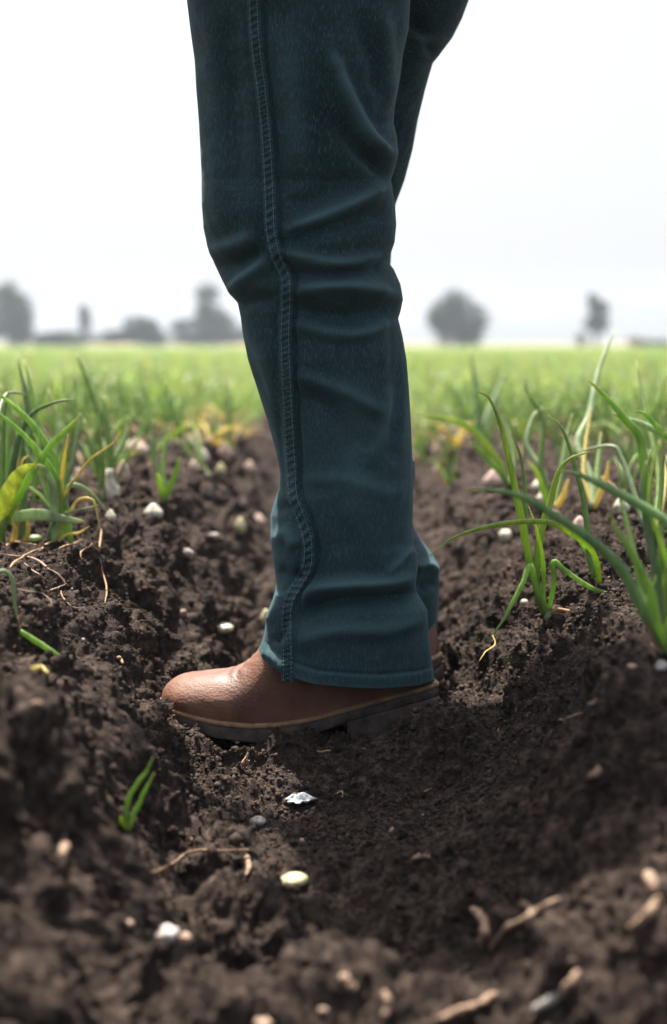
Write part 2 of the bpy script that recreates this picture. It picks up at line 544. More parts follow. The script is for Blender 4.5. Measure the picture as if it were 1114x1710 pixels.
d = d + 0.0022 * (0.5 + 0.5 * rough) * domes(wx / 0.0062, wy / 0.0062, 110, 0.8, 0.8) * fade(0.006)
rid = 1 - np.abs(fbm(wx * 55, wy * 55, 130, 4, 0.6)) * 2.2
d = d + 0.0070 * (0.3 + 0.7 * rough) * rid * fade(0.01)
rid2 = np.abs(fbm(wx * 150 + 3, wy * 150, 140, 3, 0.6))
d = d - 0.0045 * (0.4 + 0.6 * rough) * np.clip(0.16 - rid2, 0, 1) / 0.16 * fade(0.005)
d = d + 0.0016 * fbm(u * 160, v * 160, 120, 2) * fade(0.006)
d = d - 0.017
# let the soil settle under the soles
gzy, gzx = np.gradient(sz_, YS[ii[0]:ii[-1] + 1], XS[jj[0]:jj[-1] + 1])
nrm = np.stack([-gzx, -gzy, np.ones_like(gzx)], -1)
nrm /= np.linalg.norm(nrm, axis=-1, keepdims=True)
P3 = np.stack([GX, GY, Z0], -1)
P3[sl] += nrm * d[..., None]
SP = P3[sl]                                     # near soil surface, a grid of points
SPX, SPY, SPD = project(SP)


def hit(px, py, sink=0.0):
    """point of the soil the camera sees in that direction"""
    tol = 4.0
    while tol < 80:
        m = (np.abs(SPX - px) < tol) & (np.abs(SPY - py) < tol) & (SPD > 0.3)
        if m.any():
            idx = np.where(m.ravel())[0]
            k = idx[np.argmin(SPD.ravel()[idx])]
            p = SP.reshape(-1, 3)[k].copy()
            p[2] -= sink
            return p
        tol *= 1.7
    raise ValueError((px, py))


def ground_z(x, y):
    i = np.clip(np.searchsorted(YS[ii[0]:ii[-1] + 1], y), 1, len(ii) - 2)
    j = np.clip(np.searchsorted(XS[jj[0]:jj[-1] + 1], x), 1, len(jj) - 2)
    return float(SP[i, j, 2])


def build_ground():
    ny, nx = GX.shape
    idx = np.arange(ny * nx).reshape(ny, nx)
    f = np.stack([idx[:-1, :-1], idx[:-1, 1:], idx[1:, 1:], idx[1:, :-1]], -1).reshape(-1, 4)
    o = mesh_obj('ground', P3.reshape(-1, 3), f, M['soil'])
    o['kind'] = 'structure'


build_ground()


def ico(sub):
    import bmesh
    bm = bmesh.new()
    bmesh.ops.create_icosphere(bm, subdivisions=sub, radius=1)
    v = np.array([q.co[:] for q in bm.verts]); f = np.array([[q.index for q in g.verts] for g in bm.faces])
    bm.free()
    return v, f


def crumbs(name, n, sizes, sub, mat, xlim, ylim, kind='stuff', squash=(1, 1, 1), lift=0.25, bias=None):
    """loose crumbs lying on the soil: too many to count, one object"""
    bv, bf = ico(sub)
    vars_ = []
    for k in range(10):
        r = np.random.default_rng(k + 5)
        w = bv * (1 + (0.45 if sub == 1 else 0.28) * np.sin(bv @ r.normal(0, 2.2, (3, 3)) + r.normal(0, 2, 3)).mean(1, keepdims=True) + (0.16 if sub == 1 else 0.09) * r.normal(size=(len(bv), 1)))
        vars_.append(w * np.array(squash))
    iy = np.where((SP[:, 0, 1] > ylim[0]) & (SP[:, 0, 1] < ylim[1]))[0]
    ix = np.where((SP[0, :, 0] > xlim[0]) & (SP[0, :, 0] < xlim[1]))[0]
    V = np.empty((n, len(bv), 3), np.float32)
    # choose even in area
    wy_ = np.gradient(YS[ii[0]:ii[-1] + 1])[iy]
    cy = rng.choice(iy, n, p=wy_ / wy_.sum())
    wx_ = np.gradient(XS[jj[0]:jj[-1] + 1])[ix]
    cx = rng.choice(ix, n, p=wx_ / wx_.sum())
    base = SP[cy, cx] + rng.normal(0, 0.0006, (n, 3))
    sz = sizes(n)
    q = rng.normal(size=(n, 4)); q /= np.linalg.norm(q, axis=1)[:, None]
    w, x, y, z = q.T
    R = np.stack([1 - 2 * (y * y + z * z), 2 * (x * y - z * w), 2 * (x * z + y * w), 2 * (x * y + z * w), 1 - 2 * (x * x + z * z), 2 * (y * z - x * w),
                  2 * (x * z - y * w), 2 * (y * z + x * w), 1 - 2 * (x * x + y * y)], -1).reshape(n, 3, 3)
    vi = rng.integers(0, len(vars_), n)
    W = np.array(vars_)[vi]
    V = np.einsum('nij,nkj->nki', R, W) * sz[:, None, None]
    V += (base + np.array([0, 0, 1]) * (sz * lift)[:, None])[:, None, :]
    F = (bf[None] + (np.arange(n) * len(bv))[:, None, None]).reshape(-1, 3)
    o = mesh_obj(name, V.reshape(-1, 3), F, mat, smooth=sub > 1)
    o['kind'] = kind
    o['label'] = name
    return o


ln = lambda med, s, mx: (lambda n: np.minimum(med * np.exp(rng.normal(0, s, n)), mx))
o = crumbs('soil_crumbs', 40000, ln(0.0012, 0.55, 0.006), 1, M['soil'], (-0.5, 0.5), (0.7, 2.2)); o['label'] = 'loose dark crumbs of soil lying all over the furrow'
o = crumbs('soil_grains', 16000, ln(0.0013, 0.5, 0.004), 1, M['crumb'], (-0.35, 0.4), (1.28, 1.85)); o['label'] = 'fine grains of soil scattered round the boot'
o = crumbs('soil_clods', 420, ln(0.0045, 0.4, 0.010), 2, M['soil'], (-0.6, 0.6), (0.7, 2.6), lift=0.05); o['label'] = 'small rounded clods of dark soil lying over the furrow'
o = crumbs('soil_clods', 3600, ln(0.006, 0.5, 0.024), 2, M['crumb'], (-1.4, 1.4), (2.2, 6.0), lift=0.05); o['label'] = 'blurred clods of soil on the beds behind the legs'
o = crumbs('chaff', 320, ln(0.0015, 0.45, 0.004), 1, M['root'], (-0.5, 0.5), (1.15, 2.2), squash=(1, 0.35, 0.25), lift=0.4); o['label'] = 'scattered bits of tan straw chaff on the soil'
o = crumbs('pale_grit', 120, ln(0.0011, 0.4, 0.0024), 1, M['pebble'], (-0.45, 0.5), (1.15, 2.2), lift=0.4); o['label'] = 'tiny pale grit specks scattered on the dark soil'

# ------------------------------------------------------------------ the person
YN, YF = 1.56, 1.78               # distance of the near and the far leg
PB = np.array([-0.03, 1.66, 0.0])


def tab(t):
    t = np.array(t, float)
    return t[:, 0], t[:, 1]


NEAR_L = tab([(-330, 330), (-200, 302), (-60, 306), (0, 312), (50, 318), (100, 325), (160, 329), (200, 332), (260, 335), (300, 337), (340, 337), (380, 340), (410, 346), (440, 358), (470, 372), (490, 383), (500, 392), (506, 397), (530, 402), (560, 406), (600, 414), (650, 430), (700, 446), (750, 460), (790, 468), (815, 466), (835, 459), (860, 452), (900, 452), (940, 457), (975, 462), (1000, 456), (1030, 446), (1060, 441), (1085, 433), (1110, 429), (1150, 428)])
NEAR_R = tab([(-330, 690), (-200, 712), (-60, 694), (0, 685), (50, 682), (90, 673), (130, 668), (180, 659), (205, 657), (230, 663), (255, 665), (280, 660), (300, 653), (318, 656), (345, 660), (375, 662), (405, 659), (425, 652), (436, 647), (450, 658), (475, 669), (500, 673), (520, 669), (532, 665), (560, 672), (600, 679), (650, 683), (700, 686), (750, 688), (790, 690), (830, 690), (870, 689), (910, 691), (925, 697), (945, 698), (970, 694), (990, 696), (1005, 706), (1020, 714), (1060, 716), (1100, 721), (1138, 726), (1160, 727)])
FAR_L = tab([(-330, 500), (-100, 480), (0, 470), (200, 450), (340, 440), (500, 450), (700, 480), (900, 500), (1000, 505), (1100, 500)])
FAR_R = tab([(-330, 800), (-150, 806), (-60, 795), (0, 783), (30, 772), (60, 757), (90, 735), (105, 723), (115, 720), (150, 710), (200, 698), (250, 689), (300, 676), (340, 661), (380, 655), (450, 652), (540, 655), (640, 670), (700, 678), (750, 685), (770, 692), (790, 694), (820, 689), (860, 687), (885, 692), (905, 706), (925, 722), (945, 732), (965, 734), (1000, 733), (1040, 731), (1085, 729), (1110, 729)])

# folds traced on the near leg: polyline, height in mm, width in px
FOLDS = [
    ([(548, 80), (580, 165), (605, 215), (632, 245), (662, 258)], 5.5, 13),
    ([(560, 200), (600, 250), (640, 285), (655, 300)], -4.5, 17),
    ([(470, 388), (520, 368), (575, 345), (625, 318), (650, 308)], 4.2, 14),
    ([(470, 350), (530, 330), (590, 300)], -3.0, 20),
    ([(500, 395), (580, 375), (650, 350)], -3.0, 18),
    ([(455, 418), (510, 432), (570, 438), (640, 428)], 3.8, 13),
    ([(470, 455), (540, 462), (600, 455), (660, 445)], -3.2, 14),
    ([(480, 490), (540, 478), (600, 480), (665, 492)], 3.5, 14),
    ([(480, 535), (540, 553), (600, 556), (664, 532)], 2.6, 14),
    ([(490, 515), (560, 525), (650, 515)], -2.4, 14),
    ([(380, 492), (405, 470), (432, 446), (450, 430)], 3.5, 13),
    ([(345, 425), (385, 412), (430, 392)], 3.0, 16),
    ([(350, 445), (395, 440), (440, 418)], -3.0, 14),
    ([(400, 512), (425, 500), (462, 497)], -3.0, 12),
    ([(405, 545), (440, 600), (465, 690)], 1.8, 14),
    ([(490, 625), (540, 640), (575, 655), (640, 690)], 2.2, 14),
    ([(495, 655), (560, 690), (600, 760)], -2.2, 22),
    ([(610, 780), (635, 720), (650, 640)], 2.2, 16),
    ([(650, 780), (662, 700), (668, 600)], -1.8, 18),
    ([(500, 800), (580, 800), (650, 822), (690, 800)], 1.6, 18),
    ([(640, 960), (665, 935), (690, 915)], 2.5, 8),
    ([(500, 1000), (530, 982), (590, 975), (650, 972), (694, 962)], 5.0, 15),
    ([(495, 1035), (540, 1010), (620, 1002), (700, 998)], -8.0, 15),
    ([(490, 1075), (560, 1052), (640, 1050), (714, 1030)], 2.6, 18),
    ([(455, 855), (480, 850), (505, 880)], -2.0, 12),
    ([(458, 905), (478, 890), (498, 915)], 3.0, 14),
    ([(462, 950), (485, 965), (505, 955)], -3.5, 11),
    ([(446, 1040), (462, 1010), (472, 985)], 4.0, 10),
    ([(452, 1075), (466, 1060), (474, 1030)], -3.0, 9),
    ([(440, 1085), (460, 1100), (475, 1120)], 1.8, 9),
    ([(385, 0), (388, 150), (395, 330)], -2.6, 22),
    ([(350, 40), (358, 200), (370, 360)], 1.8, 22),
    ([(480, 40), (490, 160), (500, 300)], 1.8, 30),
    ([(640, 20), (650, 90), (655, 170)], 2.2, 14),
    ([(590, 20), (620, 90), (630, 160)], -2.6, 18),
    ([(570, 540), (590, 700), (600, 900)], 1.2, 40),
]
SEAM = catmull([(414, -330), (419, -150), (423, 0), (428, 80), (438, 160), (446, 250), (450, 340), (452, 385), (462, 430), (476, 462), (478, 500), (476, 560), (478, 620), (482, 700), (486, 770), (490, 830), (504, 868), (514, 905), (513, 945), (500, 972), (484, 1000), (479, 1030), (480, 1080), (480, 1139)], 8)
FOLDS.append(([tuple(p + np.array([15, 0])) for p in SEAM[8:]], -2.6, 5.5))
FOLDS.append(([tuple(p + np.array([-15, 0])) for p in SEAM[8:]], -1.0, 5))
FOLDS_FAR = [
    ([(690, 950), (712, 940), (735, 958)], 4.0, 10), ([(690, 925), (705, 900), (692, 885)], -3, 10),
    ([(700, 985), (720, 975), (735, 985)], -2.5, 10), ([(680, 20), (730, 90), (722, 110)], -4, 16), ([(690, 60), (740, 70), (760, 60)], 3, 12),
]


def polydist(px, py, poly):
    best = np.full(px.shape, 1e9)
    poly = np.asarray(poly, float)
    L = np.linalg.norm(np.diff(poly, axis=0), axis=1).sum()
    run = 0; along = np.zeros(px.shape)
    for a, b in zip(poly[:-1], poly[1:]):
        ab = b - a; l2 = ab @ ab
        t = np.clip(((px - a[0]) * ab[0] + (py - a[1]) * ab[1]) / l2, 0, 1)
        dd = np.hypot(px - a[0] - t * ab[0], py - a[1] - t * ab[1])
        m = dd < best
        best = np.where(m, dd, best); along = np.where(m, run + t * math.sqrt(l2), along)
        run += math.sqrt(l2)
    return best, along / L


def leg(Yc, TL, TR, hem, folds, b_of, py0, ncol=220, seed=0):
    """one trouser leg: rings whose outline follows the photographed outline; returns ring grid of points and colour lightening"""
    k0 = 950 if hem is not None else 1040
    rows = np.concatenate([np.arange(py0, -20, 14), np.arange(-20, k0, 2.6), np.linspace(k0, 1150, 78)])
    th = np.linspace(0, 2 * np.pi, ncol, endpoint=False)
    c, s = np.cos(th), np.sin(th)
    cc = np.sign(c) * np.abs(c) ** 0.92
    ss = np.sign(s) * np.abs(s) ** 0.92
    PX = []; PY = []; YY = []; TH = []
    for r in rows:
        k = max(0, (r - k0) / (1150 - k0))
        e_ = hem(np.array([-1.0, 1.0]), np.array([0.0, 0.0]))
        l = np.interp(r + k * (e_[0] - 1150), *TL); rr = np.interp(r + k * (e_[1] - 1150), *TR)
        a = (rr - l) / 2; m = (rr + l) / 2
        px = m + a * cc
        uu = cc
        py = r + k * (hem(uu, s) - 1150) if k > 0 else np.full(ncol, r)
        b = b_of(r, a / FPX * Yc)
        PX.append(px); PY.append(py); YY.append(Yc - b * ss); TH.append(th)
    PX, PY, YY, TH = map(np.array, (PX, PY, YY, TH))
    front = np.sin(TH)
    Y_un = np.minimum(YY, Yc)
    P = unproj(PX, PY, Y_un)
    P[..., 1] = YY
    # folds
    disp = np.zeros(PX.shape); wear_light = np.zeros(PX.shape)
    fm = np.clip(front * 1.6, 0, 1) ** 0.8
    for poly, amp, w in folds:
        dd, t = polydist(PX, PY, catmull(poly, 4))
        w = w * 0.86
        g = np.exp(-(dd / w) ** 2) * np.clip(np.minimum(t, 1 - t) * 5 + 0.25, 0, 1)
        disp += 2.2 * amp * 1e-3 * g * fm
        if amp > 0: wear_light += 0.09 * amp * np.exp(-(dd / (w * .75)) ** 2) * np.clip(np.minimum(t, 1 - t) * 4, 0, 1)  # painted highlight: ridges lightened in colour to strengthen the shading of the folds
    X0, Z0_ = P[..., 0], P[..., 2]
    arc = np.cumsum(np.ones_like(TH), 1)
    disp += 0.0030 * fbm(np.cos(TH) * 2.2 + Z0_ * 6, np.sin(TH) * 2.2 + Z0_ * 14, 200 + seed, 3) * fm
    disp += 0.010 * fbm(np.cos(TH) * 1.5 + 4, Z0_ * 9, 230 + seed, 3) * np.clip(-front, 0, 1)
    disp += 0.0034 * (0.35 - np.abs(fbm(X0 * 11 + Z0_ * 5, Z0_ * 19 - X0 * 6, 250 + seed, 3))) * fm
    disp += 0.0005 * fbm(X0 * 60, Z0_ * 60, 260 + seed, 2) * fm
    # turned-up hem, a band 16 mm tall standing 1 mm proud, with a puckered stitch groove
    dpy = PY[-1][None, :] - PY
    hemline = np.clip(1 - dpy / 22, 0, 1)
    disp += 0.0012 * (dpy < 22) * fm - 0.0012 * np.exp(-((dpy - 23) / 2.5) ** 2) * fm
    disp += 0.0006 * np.sin(np.unwrap(np.arctan2(0 * X0, 1)) + X0 * 900) * np.exp(-((dpy - 14) / 10) ** 2) * fm
    wear_light += 0.30 * np.exp(-(dpy / 2.5) ** 2) + 0.10 * np.exp(-((dpy - 19) / 3) ** 2) + 0.05 * (dpy < 22)
    nx, ny = np.cos(TH), -np.sin(TH)
    P[..., 0] += disp * nx; P[..., 1] += disp * ny
    # paler lower leg: shading put into the colour with denim fade; mottling, paler knee
    wear_light += 0.16 * np.clip((PY - 430) / 450, 0, 1) + 0.04 + 0.13 * fbm(X0 * 14, Z0_ * 9, 280 + seed, 3)
    wear_light += 0.14 * np.exp(-(((PX - 415) / 50) ** 2 + ((PY - 470) / 50) ** 2)) * (hem is near_hem)
    return P, np.clip(wear_light, 0, 1), PX, PY


def leg_faces(P):
    n, m, _ = P.shape
    v = P.reshape(-1, 3)
    # inner lining: hem ring folded inwards and up
    inn = []
    for (row, sc, dz) in ((-1, 0.985, -0.0010), (-2, 0.968, 0.0), (-14, 0.955, 0.0), (-40, 0.945, 0.0)):
        q = P[row].copy(); cx = q.mean(0)
        q[:, :2] = cx[:2] + (q[:, :2] - cx[:2]) * sc; q[:, 2] += dz
        inn.append(q)
    v = np.vstack([v] + inn)
    R = n + len(inn)
    idx = np.arange(R * m).reshape(R, m)
    f = np.stack([idx[:-1], np.roll(idx[:-1], -1, 1), np.roll(idx[1:], -1, 1), idx[1:]], -1).reshape(-1, 4)
    return v, f


def near_hem(u_, s):
    y = np.interp(u_, [-1, -0.92, -0.78, -0.6, -0.35, 0, 0.4, 0.8, 1], [1088, 1103, 1120, 1133, 1142, 1147, 1149, 1144, 1136])
    return np.where(s >= 0, y, np.interp(u_, [-1, 0, 1], [1088, 1110, 1136]))


def far_hem(u_, s):
    return np.interp(u_, [-1, 0, 1], [1070, 1092, 1086]) + 0 * s


def b_near(r, a):
    return a * np.interp(r, [-300, 0, 300, 480, 700, 950, 1150], [0.80, 0.74, 0.78, 0.92, 0.90, 0.84, 0.80])


def build_person():
    # the body itself: one continuous skin, almost all of it under the clothes or above the frame
    me = bpy.data.meshes.new('person')
    V = []; E = []; R = []

    def j(p, r, par=None):
        V.append(tuple(np.array(p) - PB)); R.append(r)
        if par is not None: E.append((par, len(V) - 1))
        return len(V) - 1
    pel = j((-0.02, 1.67, 0.95), 0.07)
    sp = j((-0.03, 1.67, 1.15), 0.085, pel)
    ch = j((-0.035, 1.67, 1.34), 0.10, sp)
    nk = j((-0.045, 1.67, 1.47), 0.052, ch)
    hd = j((-0.06, 1.67, 1.56), 0.075, nk)
    h3 = j((-0.055, 1.67, 1.66), 0.085, hd)
    ns = j((-0.15, 1.67, 1.585), 0.012, hd)
    ey = j((-0.132, 1.67, 1.62), 0.02, h3)
    for sgn, yl in ((-1, YN), (1, YF)):
        ear = j((-0.05, 1.67 + sgn * .082, 1.60), 0.014, hd)
        hip = j((0.0, yl + (0.01 if sgn < 0 else -0.01), 0.86), 0.075, pel)
        kn = j(unproj(520, 480, yl), 0.046, hip)
        cal = j(unproj(585, 800, yl), 0.042, kn)
        an = j(unproj(590, 1060, yl), 0.030, cal)
        sh = j((-0.03, 1.67 + sgn * .17, 1.38), 0.05, ch)
        el = j((0.03, 1.67 + sgn * .24, 1.12), 0.036, sh)
        wr = j((-0.20, 1.67 + sgn * .14, 1.10), 0.023, el)
        pm = j((-0.26, 1.67 + sgn * .11, 1.11), 0.026, wr)
        for q in range(4):
            k1 = j((-0.30 - .004 * q, 1.67 + sgn * .09, 1.145 - .021 * q), 0.010, pm)
            k2 = j((-0.325 + .002 * q, 1.67 + sgn * .06, 1.143 - .021 * q), 0.009, k1)
            j((-0.31 + .004 * q, 1.67 + sgn * .04, 1.14 - .021 * q), 0.008, k2)
        t1 = j((-0.25, 1.67 + sgn * .08, 1.145), 0.011, pm)
        j((-0.28, 1.67 + sgn * .06, 1.165), 0.009, t1)
    me.from_pydata(V, E, [])
    o = bpy.data.objects.new('person', me)
    C.objects.link(o)
    md = o.modifiers.new('skin', 'SKIN'); md.use_smooth_shade = True
    sv = me.skin_vertices[0]
    for k, r in enumerate(R): sv.data[k].radius = (r, r)
    sv.data[0].use_root = True
    sd = o.modifiers.new('smooth', 'SUBSURF'); sd.levels = 1; sd.render_levels = 2
    me.materials.append(M['skin'])
    o.location = PB
    tag(o, 'person in dark teal jeans and brown leather boots standing in the furrow', 'person')

    def kid(name, v, f, mat, parent, smooth=True):
        q = mesh_obj(name, np.asarray(v) - PB, f, mat, None, smooth)
        q.parent = parent
        return q
    # jeans
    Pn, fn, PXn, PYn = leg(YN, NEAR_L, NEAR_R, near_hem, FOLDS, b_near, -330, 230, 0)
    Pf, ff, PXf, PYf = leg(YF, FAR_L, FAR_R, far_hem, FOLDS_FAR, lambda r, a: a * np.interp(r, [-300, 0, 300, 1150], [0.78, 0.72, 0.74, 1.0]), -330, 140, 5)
    v1, f1 = leg_faces(Pn); v2, f2 = leg_faces(Pf)
    # seat joining the two legs above the frame
    tq = np.linspace(0, 2 * np.pi, 48, endpoint=False)
    v3 = np.array([np.stack([cx + hx * np.cos(tq), 1.67 + hy * np.sin(tq), np.full(48, z)], -1) for z, hx, hy, cx in
                   ((.835, .01, .01, -.02), (.838, .06, .05, -.02), (.855, .095, .09, -.015), (.90, .115, .15, -.01), (.96, .125, .19, -.01), (1.02, .12, .19, -.01))])
    i3 = np.arange(6 * 48).reshape(6, 48)
    f3 = np.stack([i3[:-1], np.roll(i3[:-1], -1, 1), np.roll(i3[1:], -1, 1), i3[1:]], -1).reshape(-1, 4)
    v3 = v3.reshape(-1, 3)
    jeans = kid('jeans', np.vstack([v1, v2, v3]), np.vstack([f1, f2 + len(v1), f3 + len(v1) + len(v2)]), M['denim'], o)
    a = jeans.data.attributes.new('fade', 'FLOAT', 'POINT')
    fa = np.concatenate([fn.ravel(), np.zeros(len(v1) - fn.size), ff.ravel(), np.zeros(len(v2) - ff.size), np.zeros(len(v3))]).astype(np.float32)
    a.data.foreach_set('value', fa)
    # felled side seam following the front of the near leg
    ax, ay, ad = project(Pn)
    half = Pn.shape[1] // 2
    fx = ax[:, 1:half][:, ::-1]; fy = ay[:, 1:half][:, ::-1]; fY = Pn[:, 1:half, 1][:, ::-1]

    def surf(px, py):
        rr = np.where(np.abs(fy.mean(1) - py) < 60)[0]
        yy = np.array([np.interp(px, fx[i], fy[i]) for i in rr]); YY = np.array([np.interp(px, fx[i], fY[i]) for i in rr])
        return np.interp(py, yy, YY)
    pl = []
    acc = 0
    S = SEAM[6:]
    seg = np.linalg.norm(np.diff(S, axis=0), axis=1); cum = np.concatenate([[0], np.cumsum(seg)])
    ts = np.arange(0, cum[-1], 2.6)
    sx = np.interp(ts, cum, S[:, 0]); sy = np.interp(ts, cum, S[:, 1])
    tx = np.gradient(sx); ty = np.gradient(sy); tl = np.hypot(tx, ty); nx, ny = ty / tl, -tx / tl
    sv_ = []; sf = []; fd = []
    prof = [(-10.5, -0.6), (-9.5, 0.7), (-7.5, 1.3), (-4.5, 1.3), (0, 1.2), (4.5, 1.4), (7.5, 1.9), (9.6, 1.7), (10.6, 0.3), (10.9, -1.6)]
    rs = random.Random(3)
    ph = 0
    for i in range(len(ts)):
        ph += 2.6 / (11.5 + 3.5 * math.sin(ts[i] * .013)) * 2 * math.pi * (0.75 + .5 * rs.random())
        for (w, hgt) in prof:
            qx, qy = sx[i] + nx[i] * w, sy[i] + ny[i] * w
            lad = math.sin(ph + 0.25 * w) if abs(w) < 8 else 0
            p = unproj(qx, qy, 1.0)
            Y = surf(qx, min(qy, 1146)) - (hgt + 1.1 * lad) * 1e-3
            sv_.append(unproj(qx, qy, Y))
            wear = (0.10 + 0.6 * max(0, lad) ** 1.5) if abs(w) < 8 else 0.30
            fd.append(min(1, wear * (0.6 + 0.7 * rs.random()) * np.interp(ts[i], [0, 500, 900], [0.65, 0.8, 0.95])))
    m = len(prof)
    for i in range(len(ts) - 1):
        for k in range(m - 1):
            sf.append((i * m + k, i * m + k + 1, (i + 1) * m + k + 1, (i + 1) * m + k))
    seam = kid('side_seam', sv_, sf, M['denim'], jeans)
    a = seam.data.attributes.new('fade', 'FLOAT', 'POINT'); a.data.foreach_set('value', np.array(fd, np.float32))
    # stitches along the seam edge
    tv = []; tf = []
    for off in (6.0, -6.5):
        s0 = 0
        while s0 < cum[-1] - 6:
            pp = []
            for q in (0, 2.2, 4.4):
                t = s0 + q
                bx = np.interp(t, ts, sx); by = np.interp(t, ts, sy); mx_ = np.interp(t, ts, nx); my_ = np.interp(t, ts, ny)
                qx, qy = bx + mx_ * off, by + my_ * off
                pp.append(unproj(qx, qy, surf(qx, min(qy, 1146)) - (0.0026 if q == 2.2 else 0.0016)))
            tvv, tff = tube(pp, 0.00042, 5)
            tf += [tuple(z + len(tv) for z in g) for g in tff]; tv += list(tvv)
            s0 += 6.0
    kid('stitching', tv, tf, M['blue_thread'], jeans)
    # shirt above the frame
    sh = []
    for (z, hx, hy, cx) in ((0.90, .145, .215, -.01), (1.0, .14, .205, -.02), (1.2, .135, .205, -.03), (1.36, .13, .215, -.035), (1.43, .09, .15, -.04), (1.48, .065, .07, -.045)):
        t = np.linspace(0, 2 * np.pi, 40, endpoint=False)
        w = 1 + 0.03 * np.sin(t * 7 + z * 20)
        sh.append(np.stack([cx + hx * np.cos(t) * w, 1.67 + hy * np.sin(t) * w, np.full(40, z)], -1))
    idx = np.arange(240).reshape(6, 40)
    f = np.stack([idx[:-1], np.roll(idx[:-1], -1, 1), np.roll(idx[1:], -1, 1), idx[1:]], -1).reshape(-1, 4).tolist()
    v = list(np.array(sh).reshape(-1, 3))
    for sgn in (-1, 1):
        tp = catmull([(-0.03, 1.67 + sgn * .15, 1.39), (0.0, 1.67 + sgn * .21, 1.26), (0.03, 1.67 + sgn * .24, 1.13), (-0.06, 1.67 + sgn * .205, 1.105), (-0.18, 1.67 + sgn * .145, 1.10)], 4)
        tvv, tff = tube(tp, np.linspace(.068, .040, len(tp)), 12, wob=.06)
        f += [list(z + len(v) for z in g) for g in tff]; v += list(tvv)
    kid('shirt', v, f, M['shirt'], o)
    bv, bf = ico(3)
    hv = bv * np.array([.108, .10, .10]); hv[hv[:, 2] < 0, 0] = np.maximum(hv[hv[:, 2] < 0, 0], 0.0)
    kid('hair', hv + np.array([-0.045, 1.67, 1.665]), bf, M['hair'], o)

    # ---------------- boots
    WT = tab([(264, 1171), (272, 1176), (300, 1188), (330, 1197), (370, 1206), (420, 1211), (470, 1209), (520, 1200), (560, 1189), (600, 1177), (650, 1163), (700, 1150), (733, 1140)])
    SB = tab([(264, 1179), (272, 1189), (300, 1208), (330, 1222), (370, 1234), (420, 1241), (470, 1240), (520, 1229), (555, 1216), (578, 1207), (620, 1194), (680, 1177), (733, 1163)])
    UT = tab([(270, 1163), (273, 1152), (279, 1142), (290, 1134), (305, 1128), (330, 1123), (355, 1121), (380, 1119), (400, 1112), (418, 1099), (436, 1078), (460, 1045), (480, 1030), (520, 1000), (650, 995), (680, 1060), (708, 1112), (724, 1138)])
    WU = tab([(270, .005), (273, .016), (281, .027), (296, .037), (320, .044), (360, .0475), (400, .047), (440, .043), (480, .038), (540, .034), (620, .033), (680, .032), (706, .025), (718, .014), (724, .004)])
    WS = tab([(264, .003), (267, .014), (274, .026), (286, .036), (306, .044), (335, .050), (370, .0530), (410, .0525), (450, .048), (490, .0425), (540, .0385), (600, .0375), (660, .0375), (700, .033), (718, .024), (728, .013), (733, .003)])

    def zz(t, px, w):
        return unproj(px, np.interp(px, *t), YN - w)[2]

    def xx(px):
        return unproj(px, 1180, YN)[0]
    # upper
    st = np.concatenate([np.array([270, 270.6, 271.5, 273, 275]), np.arange(278, 716, 4), np.array([718, 721, 723, 724])])
    nph = 40
    v = []
    for px in st:
        w = np.interp(px, *WU); ws = np.interp(px, *WS)
        zb = zz(WT, px, ws) - 0.003
        zt = unproj(px, np.interp(px, *UT), YN)[2]
        ex = np.interp(px, [270, 400, 480], [0.86, 0.8, 0.35])
        for k in range(nph + 1):
            p_ = math.pi * k / nph
            cy = math.cos(p_); sn = math.sin(p_)
            bulge = 1 + 0.05 * math.sin(min(1, sn * 1.3) * math.pi)
            y = YN - w * bulge * math.copysign(abs(cy) ** 0.8, cy)
            z = zb + (zt - zb) * sn ** ex
            # creases over the vamp
            cr = 0
            for (c0, am, wd) in ((412, -.0026, 3.5), (424, -.0020, 3.5), (436, -.0026, 4.5), (401, -.0016, 3), (388, -.0009, 3)):
                xo = px - c0 - 10 * cy - 7 * math.sin(p_ * 5 + c0)
                cr += am * math.exp(-(xo / wd) ** 2) * (sn ** 1.0)
            cr += 0.0006 * float(vnoise(np.array([px * .06]), np.array([p_ * 4]), 300)[0])
            v.append((xx(px), y - cr * -cy, z + cr))
    v = np.array(v)
    n = len(st); m = nph + 1
    idx = np.arange(n * m).reshape(n, m)
    f = np.stack([idx[:-1, :-1], idx[1:, :-1], idx[1:, 1:], idx[:-1, 1:]], -1).reshape(-1, 4)
    boot = kid('boot', v, f, M['leather'], o)
    boot.data.flip_normals()

    def slab(t_top, t_bot, wt_, st, top_off, bot_off, grow_, name, mat, jit=0.0, round_=0.0):
        """plate following the footprint: side wall of 5 rings, closed above and below"""
        ring = [(px, -1) for px in st] + [(px, 1) for px in st[::-1]]
        rows = []
        rj = np.random.default_rng(9)
        for lv in (0, 0.12, 0.5, 0.88, 1):
            row = []
            for px, sd in ring:
                w = np.interp(px, *wt_)
                z1 = zz(t_top, px, w) + top_off; z0 = zz(t_bot, px, w) + bot_off
                g = grow_ - (round_ if lv in (0, 1) else 0)
                y = YN + sd * (w + g)
                x = xx(px) + (g * (-1 if px < 300 else 1 if px > 700 else 0))
                e = rj.normal(0, jit) if jit and 0 < lv < 1 else 0
                row.append((x, y + sd * e, z1 + (z0 - z1) * lv + e * .5))
            rows.append(row)
        v = np.array(rows); n, m, _ = v.shape
        idx = np.arange(n * m).reshape(n, m)
        f = np.stack([idx[:-1], np.roll(idx[:-1], -1, 1), np.roll(idx[1:], -1, 1), idx[1:]], -1).reshape(-1, 4).tolist()
        k = len(st)
